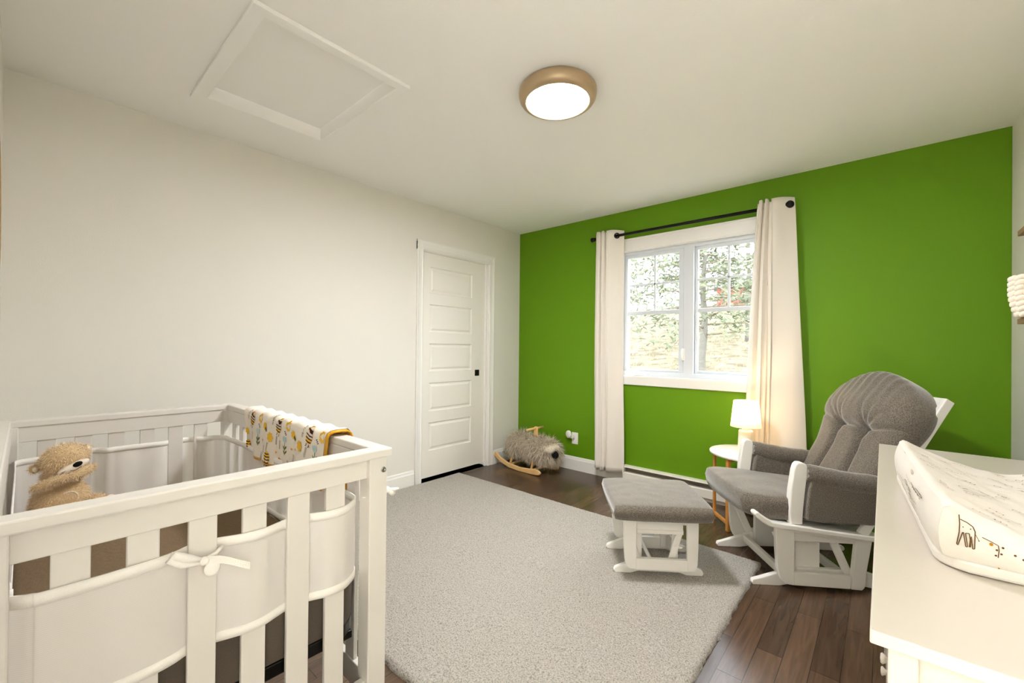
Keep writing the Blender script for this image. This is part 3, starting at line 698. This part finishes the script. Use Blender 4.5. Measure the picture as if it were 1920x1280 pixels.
# ================================================================== fur helpers
def strand(b, p, d, L, w, grav, rg, n=3, curl=.25):
    d = d.normalized(); q = d.orthogonal().normalized(); q.rotate(Matrix.Rotation(rg.random()*PI, 3, d))
    pts = [p.copy()]
    dd = d.copy(); c = V(rg.uniform(-1, 1), rg.uniform(-1, 1), rg.uniform(-1, 1))*curl
    for k in range(n):
        dd = (dd+V(0, 0, -grav)+c*.5).normalized(); pts.append(pts[-1]+dd*L/n)
    for k in range(n):
        w0 = w*(1-k/n)+.0001; w1 = w*(1-(k+1)/n)+.0001
        b.poly([pts[k]-q*w0, pts[k]+q*w0, pts[k+1]+q*w1, pts[k+1]-q*w1])
def fur_on(b, ells, n, L, w, grav, rg, comb=V(0, 0, 0), mi=lambda p, r: 0, cond=lambda p: True, curl=.25):
    tot = sum(e[1][0]*e[1][1]+e[1][1]*e[1][2]+e[1][0]*e[1][2] for e in ells)
    for c, r, R in ells:
        A = r[0]*r[1]+r[1]*r[2]+r[0]*r[2]; c = V(*c); Ri = R.to_3x3() if R is not None else Matrix.Identity(3)
        for i in range(int(n*A/tot)):
            v = V(rg.gauss(0, 1), rg.gauss(0, 1), rg.gauss(0, 1)).normalized()
            p = c+Ri @ V(v.x*r[0], v.y*r[1], v.z*r[2]); nn = (Ri @ V(v.x/r[0], v.y/r[1], v.z/r[2])).normalized()
            if not cond(p): continue
            ins = False
            for c2, rr2, R2 in ells:
                if V(*c2) == c: continue
                R2i = (R2.to_3x3() if R2 is not None else Matrix.Identity(3)).transposed(); l = R2i @ (p-V(*c2))
                if (l.x/rr2[0])**2+(l.y/rr2[1])**2+(l.z/rr2[2])**2 < .8: ins = True; break
            if ins: continue
            b.mi = mi(p, rg); strand(b, p-nn*.002, nn+comb, L*rg.uniform(.6, 1.2), w, grav, rg, curl=curl)
def body(name, ells, m, parent, vox):
    b = MB()
    for c, r, R in ells: b.ell(c, r, R, 28)
    o = b.build(name, m, parent); md = o.modifiers.new('r', 'REMESH'); md.mode = 'VOXEL'; md.voxel_size = vox; md.use_smooth_shade = True
    s = o.modifiers.new('sm', 'SMOOTH'); s.iterations = 4; s.factor = .5
    return o
Rz = lambda a: Matrix.Rotation(a, 4, 'Z'); Ry = lambda a: Matrix.Rotation(a, 4, 'Y'); Rx = lambda a: Matrix.Rotation(a, 4, 'X')

# ---- plush otter seated in the crib (local +x faces out of the crib)
t = thing('plush_otter', 'tan plush otter toy sitting at the far left end of the crib', 'plush toy', (.872, -3.484, .552), .12)
el = [((0, 0, .085), (.060, .074, .088), None), ((.004, .008, .236), (.054, .062, .050), Rx(.22)),
      ((-.012, -.060, .213), (.012, .015, .015), None), ((-.006, .062, .262), (.012, .014, .014), None),
      ((.050, -.030, .170), (.020, .055, .017), Rx(.42) @ Rz(-.5)), ((.052, .042, .190), (.020, .045, .017), Rx(.35) @ Rz(.45)),
      ((.060, -.040, .040), (.050, .030, .030), Rz(-.2)), ((.065, .078, .078), (.050, .028, .028), Rz(.5)), ((.0, 0, .17), (.042, .048, .05), None)]
body('body', el, plush_m, t, .004)
b = MB(); rg = random.Random(5); fur_on(b, el, 13000, .012, .0009, .3, rg, curl=.6); b.build('fur', plushf_m, t, normals=False)
MB().ell((.050, .022, .213), (.012, .042, .015), Rx(.42)).build('muzzle', cream_m, t)
MB().ell((.060, .030, .221), (.006, .013, .0085), Rx(.42)).build('nose', blk_m, t)
b = MB(); b.tube([(.0625, .012, .203), (.063, .020, .202), (.063, .030, .206), (.062, .040, .214)], .0008, 6)
for k in range(3): b.tube([(.060, .002-k*.003, .204-k*.003), (.059, -.010, .200-k*.002)], .0004, 5)
b.build('mouth', pr_brn, t)
for s, q in ((-.060, .213), (.064, .262)): MB().ell((.002, s*1.02, q), (.006, .006, .009)).build('inner_ear', cream_m, t)
for p, a in (((.109, -.051, .042), -.2), ((.109, .103, .082), .5)): MB().ell(p, (.006, .024, .024), Rz(a)).build('foot_sole', cream_m, t)
b = MB(); b.tube([(.051, .010+.024*math.cos(a), .105+.024*math.sin(a)+.002*math.cos(a)) for a in [2*PI*k/20 for k in range(21)]], .0022, 6); b.build('belly_stitching', cream_m, t)
MB().box((.02, -.078, .018), (.026, -.058, .034), .001, Rx(-.5) @ Matrix.Translation((0, 0, 0))).build('tag', red_m, t)

# ---- shaggy rocking toy
t = thing('rocking_animal', 'shaggy beige rocking dog toy on birch runners in the corner', 'rocking toy', (.37, -.27, 0), -.06)
el = [((-.10, 0, .225), (.155, .115, .115), None), ((.10, 0, .215), (.16, .12, .115), None), ((.24, 0, .205), (.125, .12, .115), None)]
body('body', el, shag2_m, t, .01)
b = MB(); rg = random.Random(11)
fur_on(b, el, 9500, .072, .0024, .55, rg, V(.15, 0, 0), lambda p, r: 0 if r.random() < .72 else 1, lambda p: p.z > .11, curl=.7)
b.build('fur', [shag_m, shag2_m], t, normals=False)
b = MB()
for i in range(800):
    y = rg.uniform(-.085, .045); x = .315+rg.uniform(-.05, .03); strand(b, V(x, y-.02, .295-abs(y)*.25), V(.7, -.35, .25), .075, .003, .5, rg, curl=.35)
b.build('forelock', shagw_m, t, normals=False)
MB().ell((.382, -.062, .212), (.034, .032, .034)).build('nose', blk_m, t)
for s in (-1, 1):
    yy = s*.135
    pr = [(-.365, .105), (-.345, .125), (-.32, .122), (-.26, .083), (-.15, .05), (0, .038), (.13, .048), (.2, .06), (.25, .052), (.272, .035), (.262, .016), (.23, .008), (.12, .002), (0, 0), (-.14, .008), (-.25, .036), (-.31, .066)]
    MB().prism([(p[0], p[1]) for p in pr], yy-.011, yy+.011, 'y', .004).build('runner', birch_m, t)
for x in (-.16, .14): MB().tube([(x, -.13, .03), (x, .13, .03)], .011, 12).build('crossbar', birch_m, t)
for x in (-.15, .13):
    for s in (-1, 1): MB().tube([(x, s*.11, .035), (x, s*.07, .14)], .012, 10).build('leg', birch_m, t)
b = MB(); b.prism([(-.022, .28), (.022, .28), (.02, .40), (.012, .425), (-.012, .425), (-.02, .40)], -.012, .012, 'y', .004, Matrix.Translation((.09, 0, 0))); b.build('handle_post', birch_m, t)
MB().tube([(.09, -.13, .408), (.09, .11, .408)], .0115, 14).build('handle_bar', birch_m, t)

# ================================================================== SIDE TABLE + LAMP
TX, TY, TZ = 2.335, -.318, .495
t = thing('side_table', 'small round white side table on amber wooden legs under the lamp', 'side table', (TX, TY, 0))
MB().lathe([(0, TZ-.018), (.243, TZ-.018), (.249, TZ-.014), (.25, TZ-.004), (.247, TZ), (0, TZ)], n=72).build('table_top', table_m, t)
def tl(x, y): return (x-TX, y-TY)
l1, l2 = tl(2.125, -.368), tl(2.252, -.52)
l3, l4 = tl(2.545, -.27), tl(2.42, -.118)
for (a, w) in ((l1, .018), (l2, .024), (l3, .018), (l4, .024)):
    MB().bar((a[0], a[1], 0), (a[0], a[1], TZ-.018), w, w, .004, up=(.6, .8, 0)).build('leg', oak_m, t)
for a, c in ((l1, l2), (l3, l4)): MB().bar((a[0], a[1], .05), (c[0], c[1], .05), .018, .02, .003).build('stretcher', oak_m, t)
b = MB(); b.bar((l1[0], l1[1], TZ-.03), (l3[0], l3[1], TZ-.03), .02, .022).bar((l2[0], l2[1], TZ-.031), (l4[0], l4[1], TZ-.031), .02, .022); b.build('apron', oak_m, t)
LX, LY = 2.315, -.345
t = thing('table_lamp', 'small lit table lamp with cream shade on the round side table', 'lamp', (LX, LY, TZ))
MB().lathe([(0, 0), (.047, 0), (.049, .004), (.0475, .05), (.045, .12), (.044, .146), (.040, .153), (.0, .155)], n=36).build('base', ceram_m, t)
MB().lathe([(0, .153), (.022, .153), (.022, .186), (.0, .187)], n=24).build('neck', plate_m, t)
o = MB().lathe([(.094, .178), (.076, .350)], n=56).build('lamp_shade', shade_m, t)
b = MB()
for k in range(3): a = k*2.09; b.tube([(.0, 0, .335), (.0765*math.cos(a), .0765*math.sin(a), .343)], .0012, 6)
b.lathe([(.0755, .349), (.077, .3505), (.0755, .352), (.074, .3505), (.0755, .349)], n=48); b.build('shade_ring', plate_m, t); b = MB(); b.lathe([(.0935, .177), (.095, .1785), (.0935, .18), (.092, .1785), (.0935, .177)], n=48)
b.build('shade_ring', plate_m, t)
MB().ell((0, 0, .285), (.02, .02, .027)).build('bulb', bulb_m, t)
MB().lathe([(.010, .19), (.014, .19), (.014, .252), (.010, .258)], n=16).build('socket', plate_m, t)

# ================================================================== GLIDER CHAIR
def rot_fwd(fx, fy): return math.atan2(fy, fx)
ang = rot_fwd(-.792, -.61)
# local +x = chair front, local +y = chair's near (camera) side
t = thing('glider_chair', 'white wooden glider rocking chair with grey cushions near the green wall', 'chair', (2.672, -.729, 0), ang)
def runner(L0, L1, h, k):   # x from L1(front tip) to -L0
    return [(L1, 0), (L1+.006, .012), (L1, .026), (L1-.035*k, .036), (L1-.2*k, h), (-L0+.2*k, h), (-L0+.035*k, .036), (-L0, .026), (-L0-.006, .012), (-L0, 0), (-L0+.13*k, 0), (-L0+.19*k, .012), (L1-.19*k, .012), (L1-.13*k, 0)]
for s in (-1, 1):
    MB().prism(runner(.37, .36, .092, 1), s*.21-.013, s*.21+.013, 'y', .004).build('base_runner', white_m, t)
    MB().box((.02, s*.187-.012, .02), (.155, s*.187+.012, .27), .003).build('upright', white_m, t)
for x, z in ((.09, .255), (-.10, .05), (.20, .055)): MB().box((x-.012, -.2, z-.02), (x+.012, .2, z+.02), .003).build('cross_rail', white_m, t)
MB().box((-.20, -.2, .235), (-.17, .2, .275), .003).build('cross_rail', white_m, t)
for s in (-1, 1):
    for x in (.20, -.06):
        M = Matrix.Translation((x, s*.225, .16)) @ Ry(.42)
        MB().box((-.02, -.008, -.13), (.02, .008, .13), .006, M).build('swing_arm', white_m, t)
        M = Matrix.Translation((x+.045, s*.236, .275)) @ Rx(-s*PI/2)
        MB().lathe([(.0085, 0), (.0085, .003), (.012, .003), (.012, 0)], n=20, M=M).build('bolt_ring', steel_m, t)
for s in (-1, 1):
    # moving side panel : two curved posts, two rails
    y0, y1 = (s*.27-.024, s*.27) if s > 0 else (-.27, -.246)
    fp = [(.275, .318), (.272, .20), (.266, .11), (.256, .07), (.245, .048), (.228, .034), (.185, .028), (.185, .312)]
    MB().prism(fp, y0, y1, 'y', .004).build('side_post', white_m, t)
    bp = [(-.182, .262), (-.172, .20), (-.157, .11), (-.152, .05), (-.148, .03), (-.135, .017), (-.085, .020), (-.108, .275)]
    MB().prism(bp, y0, y1, 'y', .004).build('side_post', white_m, t)
    MB().prism([(.186, .094), (.186, .029), (-.08, .022), (-.086, .083)], y0+.001, y1-.001, 'y', .002).build('side_rail', white_m, t)
    MB().prism([(.186, .318), (.186, .289), (-.108, .252), (-.11, .28)], y0+.001, y1-.001, 'y', .002).build('side_rail', white_m, t)
    MB().prism([(.186, .292), (.186, .240), (-.108, .235), (-.11, .262)], y0+(.0 if s < 0 else -.02), y1-(.02 if s > 0 else 0), 'y', .002).build('inner_rail', white_m, t)
    # seat side board, sweeping up at the front
    sb = [(.385, .372), (.392, .384), (.388, .395), (.375, .397), (.345, .375), (.305, .349), (.25, .341), (-.25, .284), (-.265, .275), (-.255, .262), (-.20, .264), (.27, .317), (.32, .326), (.352, .346)]
    MB().prism(sb, s*.275-.024, s*.275+.024, 'y', .006).build('seat_board', white_m, t)
    # arm front post
    ap = [(.212, .335), (.218, .40), (.212, .50), (.198, .60), (.190, .627), (.178, .640), (.158, .640), (.140, .632), (.130, .612), (.143, .50), (.152, .40), (.155, .335)]
    yc = s*.265
    MB().prism(ap, yc-.019, yc+.019, 'y', .006).build('arm_post', white_m, t)
    # arm pad: rolled top and hanging side pouch
    b = MB()
    def afn(u, v, s=s):
        a = 2*PI*u; x = .135-.37*v; zc = .585-.055*v-.012*math.sin(v*PI)
        R1, R2 = .046, .052; e = 1-.25*(abs(2*v-1)**8)
        return V(x+.004*math.sin(a*9)*(1 if v < .06 else .15), s*(.262)+R1*e*math.cos(a), zc+R2*e*math.sin(a)+.002*noise.noise(V(x*30, a, 0)))
    b.grid(afn, 40, 26, wrap=True)
    for vv in (0, 1): b.poly([afn(k/40, vv) for k in range(40)])
    b.build('arm_pad', fab_m, t)
    b = MB(); b.prism([(.118, .56), (.132, .50), (.140, .42), (.142, .366), (.13, .358), (-.16, .345), (-.21, .35), (-.215, .50)], s*.262-.034, s*.262+.034, 'y', .014)
    o = b.build('arm_side_pouch', fab_m, t)
# back frame
DU = V(-.515, 0, .857); DN = V(.857, 0, .515)
def bp_(w, y, n): p = V(-.135, 0, .30)+DU*w+DN*n; return V(p.x, y, p.z)
for s in (-1, 1): 
    MB().bar(bp_(-.01, s*.27, 0), bp_(.765, s*.27, 0), .026, .045, .005, up=(.857, 0, .515)).build('back_post', white_m, t)
MB().bar(bp_(.735, -.27, 0), bp_(.735, .27, 0), .07, .022, .005, up=(.857, 0, .515)).build('back_rail', white_m, t)
MB().bar(bp_(.12, -.26, 0), bp_(.12, .26, 0), .05, .02, .005, up=(.857, 0, .515)).build('back_rail', white_m, t)
for k in range(5): MB().bar(bp_(.12, -.16+k*.08, 0), bp_(.72, -.16+k*.08, 0), .035, .012, .003, up=(.857, 0, .515)).build('back_slat', white_m, t)
# seat cushion
def superpad(hx, hy, hz, fn, n=(44, 40), p=.28):
    b = MB()
    def top(sgn):
        def f(u, v):
            a, c = 2*u-1, 2*v-1
            e = max(0, 1-abs(a)**9)**p*max(0, 1-abs(c)**9)**p
            return fn(a, c, sgn*e)
        return f
    b.grid(top(1), *n); b.grid(top(-1), *n)
    bmesh.ops.remove_doubles(b.bm, verts=b.bm.verts, dist=.0006)
    return b
def seatf(a, c, e):
    x = .10+.325*a; wide = .262 if x > .18 else .225; tt = min(1, max(0, (x-.14)/.07)); wide = .246+.030*tt
    if x > .3: wide -= .035*((x-.3)/.125)**2
    y = wide*c; x += .018*(1-c*c)*(a > 0)*a
    z = .400+.030*(x-.1)/.33; th = (.049 if e > 0 else .074)*e
    if e > 0: th += .024*(1-a*a)*(1-c*c)
    zz = z+th+(.004*math.exp(-((abs(e)-.25)/.15)**2)*math.sin(c*40+a*30)*(abs(c) > .9))
    zz += .003*noise.noise(V(a*3, c*3, 2))
    return V(x, y, zz)
superpad(0, 0, 0, seatf, (56, 48), .17).build('seat_cushion', fab_m, t)
MB().box((-.2, -.24, .30), (.31, .24, .325), .004, Matrix.Translation((0, 0, -.02)) @ Ry(-.12)).build('seat_deck', white_m, t)
# back cushion
TW = .475
def backf(a, c, e):
    w = .13+(.83-.13)*(a*.5+.5); top = max(0, (w-.52)/.31)
    hw = .262+.045*math.exp(-((w-.60)/.17)**2); hw *= math.sqrt(max(.02, 1-(top**3.4)*.80))
    y = hw*c; wt = w-.02*(c*c)*top
    th = .062*e
    if e > 0:
        sm_ = min(1, max(0, (w-.36)/.2)); th = (.056+.030*sm_)*abs(e)+.05*(1-c*c)*(.6+.4*a)+.03*top*(1-top)*2
        # seams: two channels below the tufts, an arc above
        for s in (-1, 1):
            if wt < TW: 
                yc = s*(.088+.10*((TW-wt)/TW)**2*.4); th -= .040*math.exp(-((y-yc)/.016)**2)*min(1, (TW-wt)/.03+.35)
            th -= .055*math.exp(-((y-s*.09)/.03)**2-((wt-TW)/.03)**2)
            # pull folds rising outwards from the tufts
            for kk, an in enumerate((.25, .8, 1.25, 1.75)):
                dx, dy = s*math.cos(an), math.sin(an); rx, ry = y-s*.09, wt-TW; al = rx*dx+ry*dy; pe = -rx*dy+ry*dx
                if al > 0: th -= (.020 if kk else .030)*math.exp(-(pe/.009)**2)*math.exp(-al/(.07 if kk else .14))
        arc = TW+.018*math.cos(min(PI/2, abs(y)/.09*PI/2))
        if abs(y) < .09: th -= .032*math.exp(-((wt-arc)/.014)**2)
        th += .022*math.exp(-((wt-TW-.11)/.08)**2)*(1-c*c)
        th += .0035*math.sin(y*120+3)*max(0, top)*(1 if top < .95 else .4)
    return bp_(wt, y, .045+th)
superpad(0, 0, 0, backf, (110, 90), .30).build('back_cushion', fab_m, t)

# ================================================================== OTTOMAN
t = thing('glider_ottoman', 'white wooden gliding footstool with grey cushion standing on the rug', 'ottoman', (2.05, -1.29, .024), rot_fwd(-.8, -.6))
for s in (-1, 1):
    MB().prism(runner(.232, .212, .078, .62), s*.131-.011, s*.131+.011, 'y', .003).build('base_runner', white_m, t)
    for x in (.085, -.10): MB().box((x-.015, s*.112-.009, .03), (x+.015, s*.112+.009, .22), .003).build('upright', white_m, t)
    for x in (.12, -.09):
        M = Matrix.Translation((x, s*.15, .145)) @ Ry(.28*(1 if x > 0 else -1))
        MB().box((-.017, -.007, -.1), (.017, .007, .1), .006, M).build('swing_arm', white_m, t)
    M = Matrix.Translation((.02, s*.121, .09)) @ Rx(PI/2 if s > 0 else -PI/2)
    y0, y1 = (.168, .19) if s > 0 else (-.19, -.168)
    MB().prism([(.178, .293), (.176, .16), (.170, .085), (.162, .06), (.146, .046), (.112, .042), (.112, .293)], y0, y1, 'y', .004).build('side_post', white_m, t)
    MB().prism([(-.196, .293), (-.195, .16), (-.192, .08), (-.187, .055), (-.178, .042), (-.141, .041), (-.139, .293)], y0, y1, 'y', .004).build('side_post', white_m, t)
    MB().box((-.142, y0+.001, .042), (.113, y1-.001, .099), .002).build('side_rail', white_m, t)
    MB().box((-.142, y0+.001, .276), (.113, y1-.001, .293), .002).build('side_rail', white_m, t)
MB().box((-.13, -.16, .215), (.105, .16, .235), .002).box((-.13, .135, .225), (.105, .155, .275), .002).box((-.13, -.155, .225), (.105, -.135, .275), .002).build('cradle', white_m, t)
for x, z in ((.02, .055), (-.12, .14)): MB().tube([(x, -.135, z), (x, .135, z)], .010, 12).build('dowel', white_m, t)
for x in (.012,):
    M = Matrix.Translation((x, -.118, .115)) @ Rx(-PI/2); MB().lathe([(.009, 0), (.009, .003), (.0125, .003), (.0125, 0)], n=20, M=M).build('bolt_ring', steel_m, t)
MB().box((-.185, -.185, .279), (.185, .185, .300), .003).build('seat_board', white_m, t)
def ottf(a, c, e):
    x = -.012+.25*a; y = .245*c
    x *= (1-.02*c*c); y *= (1-.03*a*a); z = .343+.042*e+(.010*(1-a*a)*(1-c*c) if e > 0 else 0)
    return V(x, y, z+.0015*noise.noise(V(a*4, c*4, 0)))
superpad(0, 0, 0, ottf, (60, 60), .11).build('cushion', fab_m, t)

# ================================================================== DRESSER + PAD
DZ = .82; dx0, dyn, dyf = 3.006, -2.83, -1.312
t = thing('dresser', 'long white changing dresser along the right wall', 'dresser', (3.28, -2.07, 0))
ax, ay = -3.28, 2.07
def db(b, lo, hi, bev=.003): return b.box((lo[0]+ax, lo[1]+ay, lo[2]), (hi[0]+ax, hi[1]+ay, hi[2]), bev)
db(MB(), (dx0, dyn, DZ-.018), (RX-.018, dyf, DZ), .002).build('top_panel', dress_m, t)
for x in (dx0+.018, RX-.05):
    for y in (dyn+.012, dyf-.047): db(MB(), (x, y, 0), (x+.03, y+.035, DZ-.018), .002).build('leg', dress_m, t)
for y in (dyn+.022, dyf-.034): db(MB(), (dx0+.04, y, .10), (RX-.04, y+.012, DZ-.018), .001).build('side_panel', dress_m, t)
db(MB(), (RX-.04, dyn+.03, .1), (RX-.028, dyf-.03, DZ-.018), .001).build('back_panel', dress_m, t)
db(MB(), (dx0+.03, dyn+.03, .1), (RX-.04, dyf-.03, .116), .001).build('bottom_panel', dress_m, t)
b = MB(); db(b, (dx0+.026, dyn+.045, DZ-.045), (dx0+.044, dyf-.045, DZ-.018), .002); db(b, (dx0+.026, dyn+.045, .09), (dx0+.044, dyf-.045, .125), .002)
db(b, (dx0+.026, -2.08, .12), (dx0+.044, -2.06, DZ-.04), .002); b.build('face_frame', dress_m, t)
for r in range(3):
    for (ya, yb) in ((dyn+.05, -2.083), (-2.057, dyf-.05)):
        z0 = .13+r*.216; o = db(MB(), (dx0+.022, ya, z0), (dx0+.042, yb, z0+.21), .003).build('drawer', dress_m, t)
        for q in (.25, .75):
            yk = ya+(yb-ya)*q+ay; M = Matrix.Translation((dx0+.022+ax, yk, z0+.105)) @ Ry(-PI/2)
            MB().lathe([(0, .012), (.007, .0115), (.009, .009), (.006, .005), (.004, .003), (.005, 0)], n=20, M=M).build('knob', dress_m, o)

t = thing('changing_pad', 'contoured changing pad in a white animal print cover on the dresser', 'changing pad', (3.273, -2.2, DZ), .068)
PXH, PYH = .205, .325
def padh(s, tt):
    h = .052+.072*abs(s)**1.7 + (.002*noise.noise(V(s*5, tt*5, 1)))+.003*noise.noise(V(s*9, tt*2.5, 7))
    return h
def pad_top(s, tt, off=0):
    def P(s, tt):
        r = 1-.03*abs(tt)**6; rr2 = 1-.03*abs(s)**6
        return V(PXH*s*r, PYH*tt*rr2, padh(s, tt)-.012*max(0, (abs(s)-.93)/.07)**2-.010*max(0, (abs(tt)-.95)/.05)**2)
    p = P(s, tt)
    if off:
        n = (P(s+.01, tt)-P(s-.01, tt)).cross(P(s, tt+.01)-P(s, tt-.01)).normalized(); p = p+n*off
    return p
b = MB(); b.grid(lambda u, v: pad_top(2*u-1, 2*v-1), 50, 60)
def perim(k):   # k 0..1 around
    q = k*4; i = int(q) % 4; f = q-int(q)
    return [(-1+2*f, -1), (1, -1+2*f), (1-2*f, 1), (-1, 1-2*f)][i]
def side(k, v, off=0):
    s, tt = perim(k); p = pad_top(s, tt); bul = .010*math.sin(v*PI)+.002*v; c = V(p.x, p.y, 0); 
    d = V(s if abs(s) >= .999 else .0, tt if abs(tt) >= .999 else 0, 0); d = d.normalized() if d.length else V(0, 0, 0)
    cr = abs(s)**10*abs(tt)**10
    z = p.z*(1-v)+.020*v
    wr = .0004*math.sin(k*260)*(v < .25)+.001*noise.noise(V(k*20, v*2, 0))
    return c*(1-.01*cr)+V(0, 0, z)+d*(bul+wr+off)
b.grid(lambda u, v: side(u, v), 240, 12)
# ink drawings -----------------------------------------------------------
def stroke(fn, pts, w, mi):
    P = catmull([(p[0], p[1]) for p in pts], 3) if len(pts) > 2 else [tuple(pts[0]), tuple(pts[1])]
    b.mi = mi
    for i in range(len(P)-1):
        a, c = P[i], P[i+1]; A, Cc = fn(*a), fn(*c); d = (Cc-A)
        if d.length < 1e-5: continue
        e = 1e-3; n = (fn(a[0]+e, a[1])-fn(a[0]-e, a[1])).cross(fn(a[0], a[1]+e)-fn(a[0], a[1]-e)).normalized(); q = d.normalized().cross(n)*w
        b.poly([A-q, A+q, Cc+q, Cc-q])
def endf(x, z):   # world x,z on the near end face -> local
    lx = x-3.295; s = max(-1, min(1, lx/PXH)); p = pad_top(s, -1); v = max(0, min(1, (p.z-(z-DZ))/(p.z-.02)))
    q = side((s+1)/8, v); return q+V(0, -.003, 0)
AN = [(3.108, .916), (3.108, .902), (3.107, .889), (3.104, .868), (3.1055, .867), (3.111, .889), (3.112, .89), (3.115, .867), (3.117, .868), (3.1145, .889), (3.119, .890), (3.120, .88), (3.119, .868)]
def poly_st(L, w, mi, f=endf):
    for p, q in zip(L, L[1:]): stroke(f, [p, q], w, mi)
poly_st(AN, .0007, 2)
poly_st([(3.1200, .868), (3.1213, .886), (3.123, .866), (3.125, .867), (3.1262, .894), (3.124, .901), (3.117, .906), (3.109, .909)], .0007, 2)
poly_st([(3.126, .891), (3.130, .882)], .0004, 2)
def dot(x, z, r, mi, f=endf):
    b.mi = mi; b.poly([f(x+r*math.cos(2*PI*k/8), z+r*math.sin(2*PI*k/8)) for k in range(8)])
for x, z, r, mi in ((3.112, .898, .0009, 2), (3.121, .897, .0009, 2), (3.130, .8815, .001, 2), (3.144, .880, .0025, 4), (3.150, .873, .0016, 2), (3.155, .868, .0016, 2), (3.149, .864, .0016, 2), (3.157, .878, .0017, 2), (3.170, .870, .0018, 2), (3.179, .866, .0018, 2), (3.154, .842, .0014, 4), (3.154, .836, .0020, 4)): dot(x, z, r, mi)
poly_st([(3.134, .888), (3.144, .884), (3.152, .880), (3.1525, .873), (3.1515, .861)], .0006, 2)
rg = random.Random(21)
def scrib(f, x, y, k, mi, w):
    kind = rg.randrange(5); a = rg.uniform(-.4, .4); c, s = math.cos(a)*k, math.sin(a)*k
    T = lambda p: (x+p[0]*c-p[1]*s, y+p[0]*s+p[1]*c)
    if kind == 0: stroke(f, [T((-1, 0)), T((-.5, .5)), T((0, 0)), T((.5, .5)), T((1, 0)), T((1.6, .1))], w, mi)
    elif kind == 1: stroke(f, [T((.6*math.cos(q), .5*math.sin(q))) for q in (0, 1, 2, 3, 4, 5, 5.6)], w, mi)
    elif kind == 2:
        for q in (-.8, 0, .8): stroke(f, [T((q, -.4)), T((q+.2, .4))], w, mi)
        stroke(f, [T((-1, 0)), T((1.1, .1))], w, mi)
    elif kind == 3: stroke(f, [T((-1.5, 0)), T((0, .5)), T((1.5, .1)), T((2.0, -.4)), T((1.2, -.5)), T((0, -.1))], w, mi)
    else:
        for q in range(-2, 3): stroke(f, [T((q*.6, 0)), T((q*.6+.3, .05))], w, mi)
topf = lambda s, tt: pad_top(max(-.99, min(.99, s)), max(-.99, min(.99, tt)), .0016)
for i in range(130):
    scrib(topf, rg.uniform(-.92, .9), rg.uniform(-.93, .93), rg.uniform(.03, .055), 3 if rg.random() < .6 else 2, .0006)
sidef = lambda k, v: side(.75+.25*k, v, .002)
for i in range(16): scrib(sidef, rg.uniform(.3, .95), rg.uniform(.1, .8), rg.uniform(.04, .07), 3 if rg.random() < .5 else 2, .0006)
b.mi = 0
b.build('cover', [padc_m, padc_m, pr_ink, pr_tan, pr_och], t, normals=False)
b = MB(); b.prism(rrect(-PXH-.002, PXH+.002, -PYH-.002, PYH+.002, .05), .001, .021, 'z', .005); b.build('pad_base', padb_m, t)
